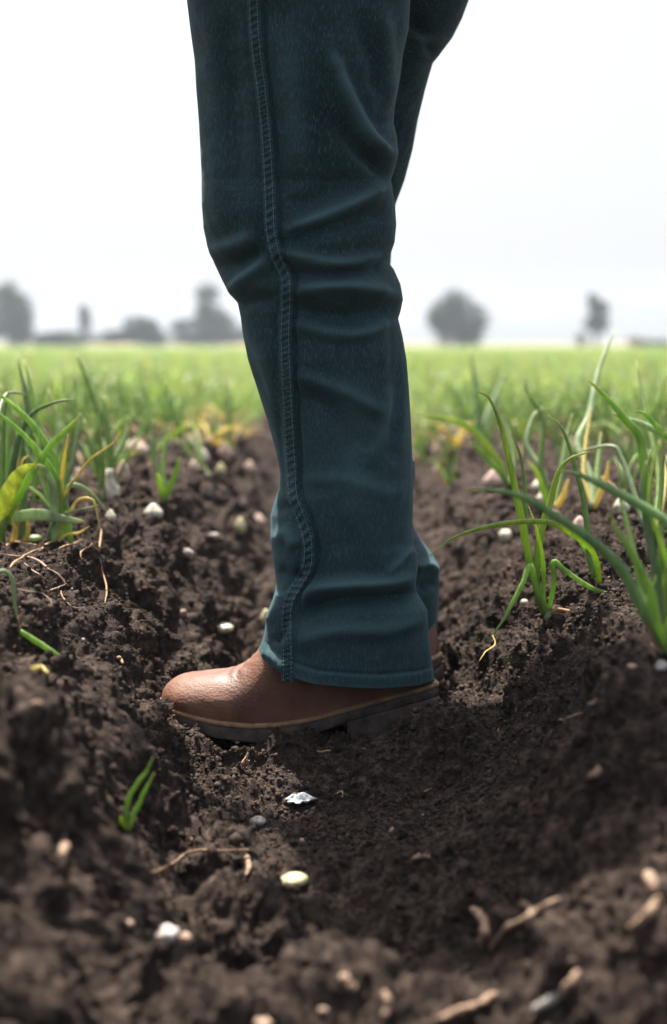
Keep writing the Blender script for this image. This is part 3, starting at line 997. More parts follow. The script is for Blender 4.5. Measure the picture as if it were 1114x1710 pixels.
        for lv in (0, n - 1):
            for q in range(k - 1):
                qd = [idx[lv, q], idx[lv, q + 1], idx[lv, m - 2 - q], idx[lv, m - 1 - q]]
                f.append(qd if lv else qd[::-1])
        f = [[int(z) for z in g] for g in f]
        return kid(name, v.reshape(-1, 3), f, mat, boot)
    st = np.concatenate([[264, 264.7, 266, 268, 271], np.arange(276, 716, 6), [718, 723, 727, 730, 732, 733]])
    slab(WT, WT, WS, st, 0.0, -0.0042, 0.0, 'welt', M['welt'], round_=0.0006)
    slab(WT, SB, WS, st, -0.0042, 0.0, -0.0006, 'sole', M['sole'], 0.00025, 0.0008)
    HB = tab([(578, 1246), (620, 1233), (680, 1210), (733, 1187)])
    sth = np.concatenate([np.arange(580, 716, 6), [718, 723, 727, 730, 732, 733]])
    slab(SB, HB, WS, sth, -0.0003, 0.0, 0.0010, 'heel', M['sole'], 0.0003, 0.0008)
    # welt stitching
    tv = []; tf = []
    s0 = 280
    while s0 < 725:
        for sd in (-1,):
            pp = []
            for q in (0, 2.0, 4.0):
                px = s0 + q; w = np.interp(px, *WS)
                pp.append((xx(px), YN + sd * (w - 0.0022), zz(WT, px, w) + (0.0009 if q == 2 else 0.0001)))
            a_, b_ = tube(pp, 0.00055, 5)
            tf += [tuple(z + len(tv) for z in g) for g in b_]; tv += list(a_)
        s0 += 5.6
    kid('stitching', tv, tf, M['thread'], boot)
    # far boot: same make, turned outwards
    fb = boot.copy(); C.objects.link(fb)
    hx = xx(733)
    hl = np.array([xx(600), YN, 0.0]) - PB
    T = Matrix.Translation(Vector((0.070, YF, -0.006)) - Vector(PB)) @ Matrix.Rotation(math.radians(-55), 4, 'Z') @ Matrix.Translation(-Vector(hl))
    fb.matrix_local = T
    for ch in list(boot.children):
        k = ch.copy(); C.objects.link(k); k.parent = fb
    return o


person = build_person()

# ------------------------------------------------------------------ onion plants by hand
def leaf_obj(parent, base, pts, w_px, mat, Y0, dY, tip=0.12, flat=1.0, kind='leaf', belly=0.35, sides=10):
    """pts: leaf line in photograph pixels from the foot to the tip; Y0 + dY: its distance"""
    pts = np.asarray(pts, float)
    c = catmull(pts, 6)
    L = np.concatenate([[0], np.cumsum(np.linalg.norm(np.diff(c, axis=0), axis=1))]); t = L / L[-1]
    Y = Y0 + dY * t
    W = unproj(c[:, 0], c[:, 1], Y)
    dep = (W - CAM) @ FW
    prof = np.interp(t, [0, belly, 0.7, 0.93, 1], [0.80, 1.0, 0.78, 0.34, tip])
    k_ = np.random.default_rng(int(abs(pts[0, 0]) * 7 + abs(pts[-1, 1])))
    W = W + np.stack([0.0016 * k_.normal(size=len(t)).cumsum() * .35 * t * (1 - t) * 2, 0 * t, 0 * t], -1)
    r = w_px * 1.15 / 2 * dep / FPX * prof
    v, f = tube(W - base, r, sides, flat, 0.04, int(pts[0, 0]), ref=(0, 1, 0))
    o = mesh_obj(kind, v, f, M[mat], parent)
    a = o.data.attributes.new('tip', 'FLOAT', 'POINT')
    hh = (hash(tuple(pts[-1])) % 100) / 100
    tip_ = np.clip((t - (0.80 + .12 * hh)) / 0.16, 0, 1) * (0.35 + 0.5 * hh)
    a.data.foreach_set('value', np.repeat(tip_, sides).astype(np.float32))
    return o


def plant(name, base_px, leaves, label, cat, group=None, Yoff=0.0, bulb=None, sink=0.004, base=None):
    b = hit(*base_px, sink) if base is None else np.array(base)
    root = empty(name, b, label, cat, group)
    for L in leaves:
        pts, w, mat = L[:3]
        dY = L[3] if len(L) > 3 else 0.0
        flat = L[4] if len(L) > 4 else 0.85
        pts = list(pts)
        leaf_obj(root, b, pts, w, mat, b[1] + Yoff, dY, flat=flat)
    if bulb:
        w, h, mat = bulb
        dep = (b - CAM) @ FW
        rw, rh = w / 2 * dep / FPX, h * dep / FPX
        bulb_part(root, rw, rh, mat)
    return root


def bulb_part(root, rw, rh, mat, me=None, nm='bulb'):
    prof = [(0, 0.05), (0.05, 0.55), (0.18, 0.92), (0.35, 1.0), (0.52, 0.84), (0.66, 0.52), (0.80, 0.36), (1.0, 0.30)]
    v = []; f = []; S = 14
    for (z, r) in prof:
        for k in range(S):
            a = 2 * math.pi * k / S
            rr = rw * r * (1 + 0.04 * math.cos(a * 5))
            v.append((rr * math.cos(a), rr * math.sin(a), z * rh - 0.25 * rh))
    for i in range(len(prof) - 1):
        for k in range(S):
            k2 = (k + 1) % S
            f.append((i * S + k, i * S + k2, (i + 1) * S + k2, (i + 1) * S + k))
    f.append(tuple(range(S))[::-1]); f.append(tuple(range((len(prof) - 1) * S, len(prof) * S)))
    return mesh_obj(nm, v, f, M[mat], root)


# left bank, in focus: two plants side by side
plant('onion_plant', (95, 905), [
    ([(118, 905), (110, 850), (103, 810), (94, 775), (72, 734), (40, 694), (0, 659), (-18, 640)], 12, 'green', 0.02),
    ([(105, 900), (99, 830), (92, 795), (67, 757), (36, 722), (0, 692), (-25, 675)], 10, 'green', -0.02),
    ([(92, 905), (92, 860), (90, 830), (84, 800), (76, 784), (64, 777), (58, 784)], 15, 'pale', -0.03, 0.35),
    ([(97, 880), (99, 845), (112, 815), (130, 790), (150, 767), (172, 752), (190, 738), (213, 707)], 4.5, 'yellow', -0.02),
    ([(98, 880), (102, 820), (107, 770), (114, 724)], 7, 'yellow', -0.01, 0.5),
    ([(110, 850), (113, 815), (130, 811), (150, 822), (166, 838), (178, 853)], 8, 'pale', 0.02, 0.4),
    ([(92, 912), (110, 893), (130, 890), (150, 878)], 4.5, 'yellow', -0.03),
    ([(88, 908), (108, 875), (125, 840), (140, 832), (153, 834), (160, 845), (166, 876), (168, 888)], 5, 'yellow', -0.03),
    ([(80, 905), (86, 878), (110, 858), (140, 850), (166, 843)], 5, 'pale', -0.03),
    ([(80, 905), (84, 880), (90, 860), (95, 838), (96, 826)], 7, 'dark', 0.0),
], 'onion plant with arching green and withered yellow leaves on the left bank, nearer the boot', 'onion plant', 'onion plants on the bank edges')
plant('onion_plant', (22, 902), [
    ([(4, 905), (8, 830), (18, 790), (30, 735), (42, 708), (55, 690), (75, 678), (100, 670), (127, 667)], 10, 'dark', 0.02),
    ([(-6, 920), (8, 870), (38, 815), (62, 775), (90, 737), (115, 712), (131, 696)], 13, 'green', -0.05, 0.6),
    ([(-8, 880), (8, 838), (22, 806), (38, 784), (58, 775)], 27, 'blade', -0.07, 0.22),
    ([(14, 870), (40, 861), (75, 860), (105, 867), (142, 871)], 19, 'pale', -0.06, 0.22),
    ([(4, 900), (5, 820), (6, 718), (15, 646)], 8, 'green', 0.04),
    ([(34, 900), (40, 850), (40, 780), (38, 715), (28, 694)], 11, 'dark', 0.05),
    ([(20, 905), (26, 885), (20, 865)], 9, 'yellow', -0.03, 0.5),
    ([(40, 905), (34, 880), (30, 860), (32, 750), (33, 735)], 7, 'yellow', 0.03),
    ([(-5, 700), (8, 660), (30, 656), (46, 660)][::-1][::-1], 7, 'pale', 0.08),
    ([(45, 905), (47, 880), (44, 862)], 8, 'yellow', -0.01, 0.5),
    ([(30, 900), (22, 860), (34, 800), (36, 770), (48, 760)], 6, 'yellow', 0.02),
], 'onion plant with a broad yellow-green blade on the bank at the left edge', 'onion plant', 'onion plants on the bank edges')

plant('onion_plant', (40, 868), [
    ([(30, 880), (45, 800), (50, 700), (28, 590)], 9, 'dark', 0.1),
    ([(40, 880), (60, 800), (62, 700), (40, 600)], 9, 'green', 0.1),
    ([(50, 880), (90, 790), (95, 700), (80, 650)], 9, 'field', 0.1),
    ([(55, 880), (100, 790), (110, 730), (108, 665)], 9, 'green', 0.1),
    ([(20, 880), (10, 800), (14, 720), (0, 640)], 9, 'green', 0.1),
    ([(62, 880), (112, 800), (128, 730), (134, 690)], 9, 'dark', 0.1),
], 'blurred onion plant with upright leaves directly behind the left bank pair', 'onion plant', 'onion plants standing on the beds', Yoff=0.25)

# right bank, in focus
plant('onion_plant', (912, 1026), [
    ([(914, 1030), (905, 1000), (890, 962), (877, 899), (859, 813), (840, 735), (828, 694), (815, 664), (799, 655)], 12, 'lime', 0.02),
    ([(908, 1024), (894, 985), (880, 905), (877, 809), (868, 755), (851, 720)], 8, 'green', 0.05),
    ([(913, 1028), (908, 1000), (906, 938), (896, 886), (883, 846)], 7, 'lime', -0.02),
    ([(908, 1024), (896, 985), (897, 930), (904, 883), (918, 838), (932, 788), (952, 766), (985, 754)], 12, 'lime', 0.03),
    ([(912, 1028), (896, 985), (884, 945), (872, 972), (854, 1008), (838, 1038), (820, 1063)], 9, 'green', -0.06),
    ([(914, 1028), (921, 1000), (925, 968), (925, 938), (944, 953), (984, 980), (1023, 994), (1058, 1000), (1081, 996)], 8, 'green', -0.03),
    ([(914, 1030), (930, 1018), (955, 1021), (985, 1019), (1023, 1039), (1058, 1066), (1075, 1085), (1090, 1095)], 6.5, 'dry', -0.10),
    ([(914, 1030), (930, 1024), (945, 1026), (985, 1023), (1030, 1046), (1060, 1070), (1070, 1090)], 4, 'dry', -0.11),
    ([(822, 1060), (827, 1075), (812, 1088), (800, 1105)], 2.2, 'yellow', -0.03),
], 'tall lime green onion plant with a dry trailing stalk on the right bank', 'onion plant', 'onion plants on the bank edges', bulb=(18, 26, 'pale'))
plant('onion_plant', (1001, 972), [
    ([(1001, 972), (997, 940), (985, 915), (955, 892), (922, 874), (875, 871), (816, 879), (758, 898), (718, 928)], 9.5, 'lime', -0.16),
    ([(1000, 972), (996, 945), (975, 915), (965, 900)], 9, 'green', 0.02),
    ([(992, 965), (984, 930), (982, 890), (978, 838), (966, 788), (949, 735), (935, 710), (916, 694)], 9, 'green', 0.06),
], 'onion plant whose one long leaf arches left towards the leg, behind the lime plant', 'onion plant', 'onion plants on the bank edges')
plant('onion_plant', (1112, 1088), [
    ([(1112, 1090), (1095, 1060), (1062, 1000), (1031, 946), (984, 903), (914, 855), (867, 829), (816, 818), (773, 819)], 16, 'dark', -0.02),
    ([(1118, 1092), (1098, 1040), (1085, 985), (1056, 926), (1036, 893), (1016, 856)], 14, 'green', -0.05),
    ([(1120, 1085), (1106, 1050), (1100, 985), (1092, 911), (1080, 850), (1072, 815), (1080, 770)], 13, 'dark', 0.04),
    ([(1135, 905), (1110, 868), (1050, 832), (1000, 806), (960, 790), (935, 787)], 15, 'dark', 0.05),
    ([(1105, 1080), (1080, 1010), (1068, 980), (1052, 900), (1040, 850), (1024, 806)], 10, 'green', 0.08),
    ([(1120, 1080), (1105, 980), (1100, 880), (1104, 800), (1108, 740), (1109, 686)], 8, 'green', 0.06),
    ([(1100, 1070), (1128, 1000), (1110, 930), (1092, 860)], 10, 'lime', 0.02),
    ([(1108, 1088), (1092, 1062), (1085, 1030), (1082, 1000), (1096, 960)], 9, 'green', 0.0),
    ([(1118, 1085), (1108, 1010), (1112, 940), (1092, 880), (1076, 842)], 9, 'lime', 0.03),
    ([(1122, 1080), (1102, 1020), (1070, 950), (1052, 905), (1048, 880)], 9, 'green', 0.05),
    ([(1116, 1085), (1100, 960), (1086, 850), (1096, 760), (1112, 720)], 8, 'lime', 0.07),
    ([(1124, 1085), (1118, 960), (1122, 820), (1100, 735)], 9, 'green', 0.05),
    ([(1106, 1090), (1094, 1075), (1086, 1045), (1079, 1025)], 4, 'dry', -0.02),
    ([(1110, 1092), (1098, 1085), (1084, 1078), (1075, 1060)], 4, 'dry', -0.02),
], 'dense onion plant with thick dark leaves at the right edge, closest to the camera', 'onion plant', 'onion plants on the bank edges')
plant('onion_plant', (1085, 880), [
    ([(1090, 890), (1082, 830), (1074, 775), (1066, 728), (1042, 700), (1015, 668), (980, 632)], 14, 'green', 0.0),
    ([(1120, 735), (1100, 722), (1070, 707), (1040, 698), (1021, 689)], 10, 'pale', 0.02),
    ([(1130, 750), (1112, 727), (1090, 705), (1075, 690), (1058, 686)], 9, 'green', -0.04),
    ([(1084, 890), (1076, 830), (1080, 790), (1088, 750)], 9, 'green', 0.02),
    ([(1090, 890), (1100, 800), (1080, 700), (1062, 600)], 9, 'green', 0.2),
    ([(1078, 885), (1040, 770), (1020, 745), (960, 755)], 9, 'pale', 0.1),
    ([(1094, 890), (1110, 820), (1112, 760)], 8, 'yellow', 0.1),
], 'onion plant with one thick leaf leaning left, behind the dense right edge plant', 'onion plant', 'onion plants on the bank edges')
plant('onion_plant', (848, 812), [
    ([(848, 812), (836, 775), (800, 727), (770, 706), (740, 698), (690, 690)], 10, 'lime', 0.0),
    ([(850, 812), (835, 790), (800, 750), (780, 730)], 9, 'green', -0.05),
    ([(850, 812), (858, 770), (850, 722), (838, 700)], 8, 'green', 0.1),
], 'blurred onion plant at the right bed edge with a leaf arching left to the leg', 'onion plant', 'onion plants standing on the beds')
plant('onion_plant', (920, 855), [
    ([(920, 855), (912, 815), (902, 770), (905, 700), (880, 655), (878, 630)], 9, 'green', 0.1),
    ([(922, 855), (935, 800), (944, 740), (956, 690)], 10, 'field', 0.1),
    ([(918, 855), (900, 800), (890, 780), (880, 770)], 9, 'lime', 0.0),
    ([(918, 855), (908, 790), (880, 745), (888, 700), (905, 682), (915, 688)], 8, 'pale', 0.1),
    ([(924, 855), (940, 830), (950, 800)], 9, 'yellow', 0.0),
    ([(925, 856), (960, 868), (985, 850)], 9, 'yellow', 0.0),
], 'blurred onion plant with yellow lower leaves between the lime plant and the right edge', 'onion plant', 'onion plants standing on the beds', bulb=(26, 30, 'bulb_p'))
plant('onion_plant', (990, 850), [
    ([(990, 850), (985, 790), (965, 740), (985, 690), (1000, 620), (1027, 549)], 11, 'pale', 0.2),
    ([(990, 850), (998, 780), (1004, 720)], 11, 'green', 0.1),
    ([(990, 850), (975, 790), (978, 740), (986, 690), (990, 680)], 7, 'yellow', 0.1),
    ([(992, 850), (1010, 800), (1016, 770)], 9, 'yellow', 0.0),
], 'blurred onion plant with a pale tip reaching up over the horizon on the right', 'onion plant', 'onion plants standing on the beds')
plant('onion_plant', (800, 745), [
    ([(800, 745), (798, 700), (792, 640), (784, 583)], 9, 'dark', 0.1),
    ([(801, 745), (812, 700), (836, 640), (842, 622)], 10, 'pale', 0.1),
    ([(800, 745), (822, 710), (834, 680)], 9, 'field', 0.0),
], 'blurred onion plant with a straight upright leaf right of the shin', 'onion plant', 'onion plants standing on the beds')

# left bed, behind
plant('onion_plant', (180, 826), [
    ([(178, 800), (170, 770), (160, 740), (166, 690), (150, 640), (127, 590)], 13, 'green', 0.1),
    ([(180, 800), (184, 760), (178, 710), (172, 660)], 12, 'green', 0.05),
    ([(182, 800), (192, 765), (205, 740), (212, 715)], 9, 'dark', 0.05),
    ([(178, 800), (168, 770), (150, 745), (140, 700)], 9, 'field', 0.05),
], 'blurred onion plant on a bare white bulb standing on the left bed', 'onion plant', 'onion plants standing on the beds', bulb=(36, 60, 'bulb'), sink=0.0)
plant('onion_plant', (275, 838), [
    ([(275, 838), (268, 810), (263, 790)], 11, 'lime', 0.0),
    ([(275, 838), (284, 812), (293, 790), (301, 762)], 9, 'green', -0.02),
    ([(275, 836), (272, 780), (276, 740), (284, 715)], 8, 'green', 0.06),
    ([(272, 836), (262, 780), (258, 740), (256, 700)], 8, 'field', 0.06),
], 'short onion plant with three stubby leaves beside a peeled white bulb left of the leg', 'onion plant', 'onion plants standing on the beds')
# sprout in the foreground
plant('onion_sprout', (212, 1386), [
    ([(212, 1386), (211, 1352), (218, 1325), (232, 1303), (245, 1284), (256, 1264)], 7, 'green', 0.0),
    ([(215, 1387), (224, 1362), (238, 1338), (249, 1314), (258, 1290)], 7, 'green', 0.0),
    ([(211, 1386), (206, 1373), (203, 1362)], 8, 'lime', -0.01),
], 'small three leaved green sprout standing alone in the soil left of the boot', 'sprout')
# withered shoot on the left slope
plant('withered_shoot', (34, 1054), [
    ([(-6, 955), (8, 954), (18, 966), (22, 995), (28, 1026), (34, 1054)], 7, 'pale', 0.01),
    ([(28, 1030), (33, 1052), (38, 1062)], 5, 'dry', 0.0),
    ([(34, 1054), (59, 1070), (91, 1090), (117, 1103)], 9, 'green', 0.0),
    ([(115, 1100), (119, 1118), (120, 1149)], 7, 'yellow', 0.0),
], 'withered onion shoot, part green and part brown, lying down the left slope', 'shoot')

# ------------------------------------------------------------------ small things on the soil
def lump(name, px, py, w, h, mat, label, cat, group=None, seed=0, kind='clove', depth_ratio=0.8, sink=0.45, tilt=0.0):
    p = hit(px, py + h * 0.3)
    dep = (p - CAM) @ FW
    a = w / 2 * dep / FPX; c = h / 2 * dep / FPX
    bv, bf = ico(3)
    r = np.random.default_rng(seed + 40)
    v = bv.copy()
    if kind == 'clove':
        v[:, 2] = v[:, 2] - 0.22 * (v[:, 0] ** 2) + 0.15
        v[:, 0] *= 1 + 0.12 * v[:, 2]
        taper = 1 - 0.35 * np.clip(v[:, 0], 0, 1) ** 2
        v[:, 1] *= taper
        v *= 1 + 0.10 * np.sin(v @ r.normal(0, 2.2, (3, 3)) + r.normal(0, 2, 3)).mean(1, keepdims=True) + 0.015 * r.normal(size=(len(v), 1))
    elif kind == 'bulb':
        rad = np.hypot(v[:, 0], v[:, 1])
        top = np.clip(v[:, 2], 0, 1)
        v[:, 2] += 0.6 * top ** 6
        ang = np.arctan2(v[:, 1], v[:, 0])
        v[:, :2] *= (1 + 0.05 * np.cos(ang * 6))[:, None]
    else:
        v = v * (1 + 0.22 * np.sin(v @ r.normal(0, 1.8, (3, 3)) + r.normal(0, 2, 3)).mean(1, keepdims=True) + 0.13 * np.sin(v @ r.normal(0, 5, (3, 3)) + r.normal(0, 2, 3)).mean(1, keepdims=True) + 0.06 * r.normal(size=(len(v), 1)))
    v = v * np.array([a, a * depth_ratio, c])
    ca, sa = math.cos(tilt), math.sin(tilt)
    v = v @ np.array([[ca, 0, sa], [0, 1, 0], [-sa, 0, ca]])
    o = mesh_obj(name, v, bf, M[mat])
    o.location = p + np.array([0, 0, c * (1 - 2 * sink)])
    o.rotation_euler = (0, 0, r.uniform(-.5, .5))
    return tag(o, label, cat, group)


LB = 'bulbs lying on the soil'
lump('onion_bulb', 373, 1043, 42, 19, 'bulb', 'creamy white peeled bulb half sunk in the furrow left of the trouser hem', 'bulb', LB, 1, sink=.4)
lump('onion_bulb', 490, 1463, 54, 24, 'bulb_y', 'yellowish white peeled bulb on the shaded soil in front of the boot', 'bulb', LB, 2, sink=.38)
lump('onion_bulb', 255, 850, 32, 22, 'bulb', 'bright white bulb beside the short three leaved plant left of the leg', 'bulb', LB, 3, kind='bulb')
lump('onion_bulb', 187, 856, 20, 18, 'bulb', 'small white bulb at the end of a drooping leaf on the left bank', 'bulb', LB, 4, kind='bulb')
lump('onion_bulb', 843, 889, 30, 22, 'bulb', 'white bulb just under the arching leaf right of the leg', 'bulb', LB, 5, kind='clove', tilt=-.4)
lump('onion_bulb', 900, 808, 34, 22, 'bulb', 'blurred round white bulb, upper one of two touching on the right bed', 'bulb', LB, 6, kind='bulb')
lump('onion_bulb', 908, 828, 27, 22, 'bulb', 'blurred white bulb, lower one of two touching on the right bed', 'bulb', LB, 7, kind='bulb')
lump('onion_bulb', 965, 876, 28, 28, 'bulb_p', 'pinkish white bulb right of the lime plant stems', 'bulb', LB, 8, kind='bulb')
lump('onion_bulb', 820, 796, 34, 28, 'bulb_p', 'blurred pinkish bulb behind the arching leaf right of the leg', 'bulb', LB, 9, kind='bulb')
lump('onion_bulb', 1035, 838, 30, 26, 'bulb', 'blurred white bulb under the thick dark leaf at the right', 'bulb', LB, 10, kind='bulb')
lump('onion_bulb', 1085, 830, 26, 40, 'bulb_p', 'blurred upright pink bulb beside the right edge plant', 'bulb', LB, 11, kind='bulb')
lump('onion_bulb', 443, 1026, 20, 24, 'bulb_y', 'greenish yellow bulb touching the front of the trouser hem', 'bulb', LB, 12, kind='bulb')
lump('onion_bulb', 401, 873, 20, 22, 'bulb_y', 'blurred yellowish bulb in the furrow left of the calf', 'bulb', LB, 13, kind='bulb')
lump('onion_bulb', 436, 868, 24, 18, 'bulb_p', 'blurred pink bulb in the furrow next to the calf', 'bulb', LB, 14, kind='bulb')
lump('onion_bulb', 342, 757, 20, 20, 'bulb', 'blurred bright white bulb high on the left furrow edge', 'bulb', LB, 15, kind='bulb')
lump('onion_bulb', 327, 775, 18, 18, 'bulb_p', 'blurred pink bulb below the bright one on the left furrow edge', 'bulb', LB, 16, kind='bulb')
lump('onion_bulb', 378, 755, 24, 26, 'bulb_p', 'blurred large pinkish bulb on the left furrow edge near the shin', 'bulb', LB, 17, kind='bulb')
lump('onion_bulb', 420, 775, 20, 18, 'bulb_p', 'blurred pink bulb far down the furrow against the shin', 'bulb', LB, 18, kind='bulb')
lump('onion_bulb', 365, 778, 16, 16, 'bulb_y', 'blurred yellowish bulb between the pink ones on the left furrow edge', 'bulb', LB, 19, kind='bulb')
lump('onion_bulb', 112, 798, 24, 26, 'bulb', 'blurred white bulb behind the left bank plant leaves', 'bulb', LB, 20, kind='bulb')
lump('onion_bulb', 134, 790, 18, 22, 'bulb_p', 'blurred pale pink bulb right of the white one behind the left plants', 'bulb', LB, 21, kind='bulb')
lump('onion_bulb', 205, 783, 24, 34, 'bulb_p', 'blurred pink bulb right of the bare white bulb plant', 'bulb', LB, 22, kind='bulb')
lump('onion_bulb', 225, 745, 46, 26, 'bulb_p', 'large blurred pinkish bulb at the back of the left bed', 'bulb', LB, 23, kind='bulb')
lump('onion_bulb', 313, 737, 22, 20, 'bulb_p', 'blurred pink bulb at the far end of the left bed edge', 'bulb', LB, 24, kind='bulb')
lump('onion_bulb', 737, 745, 26, 40, 'bulb_p', 'blurred pinkish bulb on the right furrow edge close to the calf', 'bulb', LB, 25, kind='bulb')
lump('onion_bulb', 872, 1001, 14, 10, 'bulb', 'tiny white bulb beside the drooping leaf of the lime plant', 'bulb', LB, 26)
lump('onion_bulb', 60, 895, 26, 11, 'pale', 'pale green bulb among the stems of the left bank plants', 'bulb', LB, 27)

lump('pebble', 279, 1558, 40, 32, 'pebble', 'out of focus white pebble in the foreground soil, the larger one', 'pebble', None, 31, 'rock', .9, .2)
lump('pebble', 313, 1565, 24, 24, 'beige', 'out of focus beige pebble right beside the white one', 'pebble', None, 32, 'rock', .9, .2)
lump('pebble', 213, 1545, 20, 14, 'beige', 'small out of focus beige pebble left of the white one', 'pebble', None, 33, 'rock', .9, .2)
lump('pebble', 434, 1368, 24, 15, 'pebble', 'small white crumbly pebble between sprout and plastic scrap', 'pebble', None, 34, 'rock', .9, .25)
lump('pebble', 1107, 1108, 24, 18, 'pebble', 'white pebble at the right edge below the dense plant', 'pebble', None, 35, 'rock', .9, .25)
lump('pebble', 1057, 1110, 16, 8, 'beige', 'flat greyish pebble left of the right edge pebble', 'pebble', None, 36, 'rock', .9, .25)
lump('pebble', 505, 1400, 10, 9, 'beige', 'little beige pebble just above the yellowish bulb', 'pebble', None, 37, 'rock', .9, .25)
lump('pebble', 316, 920, 18, 16, 'pebble', 'blurred pale grey pebble down in the furrow left of the leg', 'pebble', None, 38, 'rock', .9, .25)
lump('pebble', 361, 896, 14, 12, 'pebble', 'blurred grey pebble higher in the furrow, left of the calf', 'pebble', None, 39, 'rock', .9, .25)
lump('pebble', 309, 1020, 12, 14, 'beige', 'small tan pebble left of the creamy bulb', 'pebble', None, 44, 'rock', .9, .25)
lump('pebble', 540, 1685, 16, 10, 'beige', 'blurred pale pebble at the bottom of the photo', 'pebble', None, 45, 'rock', .9, .25)
lump('pebble', 440, 1703, 36, 14, 'beige', 'blurred flat tan stone cut by the bottom edge of the photo', 'pebble', None, 46, 'rock', .9, .3)

# crumpled scrap of plastic film
def film():
    p = hit(497, 1338)
    s = ((p - CAM) @ FW) / FPX
    n = 22
    r = np.random.default_rng(4)
    uu, vv = np.meshgrid(np.linspace(-1, 1, n), np.linspace(-1, 1, n))
    edge = 1 - 0.30 * (np.hypot(uu, vv) > 1.05)
    ang = np.arctan2(vv, uu)
    rad = 1 + .25 * np.sin(ang * 3 + 1) + .12 * np.sin(ang * 7)
    x = uu * 23 * s * rad * edge; y = vv * 16 * s * rad * edge
    z = (0.5 + 0.5 * np.abs(vnoise(uu * 2.4, vv * 2.4, 9)) * 1.6 + .35 * np.abs(vnoise(uu * 6, vv * 6, 10))) * 10 * s * np.clip(1.25 - np.hypot(uu, vv), 0.05, 1)
    idx = np.arange(n * n).reshape(n, n)
    f = np.stack([idx[:-1, :-1], idx[:-1, 1:], idx[1:, 1:], idx[1:, :-1]], -1).reshape(-1, 4)
    o = mesh_obj('plastic_scrap', np.stack([x, y, z], -1).reshape(-1, 3), f, M['plastic'])
    md = o.modifiers.new('thick', 'SOLIDIFY'); md.thickness = 0.0004
    o.location = p + np.array([0, 0, .003])
    tag(o, 'crumpled grey white scrap of plastic film on the trodden soil below the boot', 'plastic scrap')


film()


def strand(name, pts, w, mat, label, cat, group=None, lift=1.0, wob=0.35, seed=0, tip=0.5):
    """root or straw lying along the soil through the given places of the photograph"""
    fine = catmull(np.array(pts, float), 4)
    H = np.array([hit(*p) for p in fine])
    for _ in range(2):
        H[1:-1] = (H[:-2] + 2 * H[1:-1] + H[2:]) / 4
    dep = (H - CAM) @ FW
    r = w / 2 * dep.mean() / FPX
    H[:, 2] += r * lift
    c = catmull(H, 3)
    g = np.random.default_rng(seed + 11)
    t = np.linspace(0, 1, len(c))
    c[1:-1] += g.normal(0, r * 0.10, c[1:-1].shape)
    rr = r * np.interp(t, [0, .12, .6, .92, 1], [.62, 1, .9, .68, tip]) * (1 + .14 * np.sin(t * 19 + seed))
    base = c[len(c) // 2]
    v, f = tube(c - base, rr, 8, 0.9, wob, seed, ref=(0.1, .2, 1))
    o = mesh_obj(name, v, f, M[mat])
    o.location = base
    return tag(o, label, cat, group)


RT = 'dry roots lying on the foreground soil'
strand('dry_root', [(793, 1522), (805, 1540), (812, 1560), (802, 1580)], 17, 'root', 'blurred thick bent root standing left of the forked root at lower right', 'root', RT, seed=1)
strand('dry_root', [(930, 1510), (900, 1523), (870, 1540), (842, 1560), (816, 1592)], 12, 'root', 'blurred long pale root running down left from its knobbed tip at lower right', 'root', RT, seed=2)
strand('dry_root', [(868, 1514), (884, 1518), (888, 1532)], 11, 'root', 'blurred short hooked root crossing the long pale one', 'root', RT, seed=3)
strand('dry_root', [(1083, 1466), (1086, 1482), (1096, 1498)], 19, 'root', 'blurred bright root stub at the right edge, upper one', 'root', RT, seed=4)
strand('dry_root', [(1098, 1508), (1090, 1525), (1072, 1541), (1050, 1556)], 16, 'root', 'blurred curved root below the bright stub at the right edge', 'root', RT, seed=5)
strand('dry_root', [(576, 1636), (582, 1652), (595, 1664), (612, 1674)], 18, 'root', 'blurred pale curled root at the bottom centre of the photo', 'root', RT, seed=6)
strand('dry_root', [(640, 1668), (648, 1682), (643, 1702)], 17, 'root', 'blurred short curled root right of the bottom centre one', 'root', RT, seed=7)
strand('dry_root', [(966, 1630), (950, 1648), (932, 1668)], 15, 'root', 'blurred straight pale root slanting at the lower right', 'root', RT, seed=8)
strand('dry_root', [(930, 1670), (910, 1680), (890, 1690)], 16, 'pebble', 'blurred greyish root end below the slanting pale root', 'root', RT, seed=9)
strand('dry_root', [(832, 1664), (800, 1682), (768, 1692), (735, 1708)], 15, 'root', 'blurred long tan root along the bottom edge right of centre', 'root', RT, seed=10)
strand('dry_root', [(106, 1418), (104, 1436), (107, 1462)], 18, 'root', 'blurred upright pinkish root stub in the left slope', 'root', RT, seed=11)
strand('dry_root', [(415, 1434), (416, 1448), (413, 1464)], 11, 'root', 'blurred short tan stub left of the yellowish bulb', 'root', RT, seed=12)
strand('dry_root', [(218, 1460), (262, 1457), (295, 1438), (318, 1420), (360, 1420), (420, 1420)], 4, 'dry', 'thin blurred root trailing across the shaded soil left of the yellowish bulb', 'root', RT, seed=13)
strand('dry_root', [(1000, 1288), (990, 1300), (982, 1306)], 14, 'root', 'blurred tan root on the shaded right bank', 'root', RT, seed=14)
strand('dry_root', [(690, 1437), (705, 1431), (722, 1436)], 10, 'root', 'blurred flat tan root bit on the shaded floor right of the yellowish bulb', 'root', RT, seed=15)
SW = 'straws and fibres on the soil'
strand('straw', [(560, 1325), (569, 1319), (571, 1330)], 3.5, 'root', 'tiny curled straw right of the plastic scrap', 'straw', SW, seed=21)
strand('straw', [(526, 1256), (545, 1253), (562, 1250)], 4, 'dry', 'short brown straw on the soil under the boot arch', 'straw', SW, seed=22)
strand('straw', [(648, 1393), (652, 1386), (658, 1382)], 7, 'root', 'short tan straw on the shaded floor below the heel', 'straw', SW, seed=23)
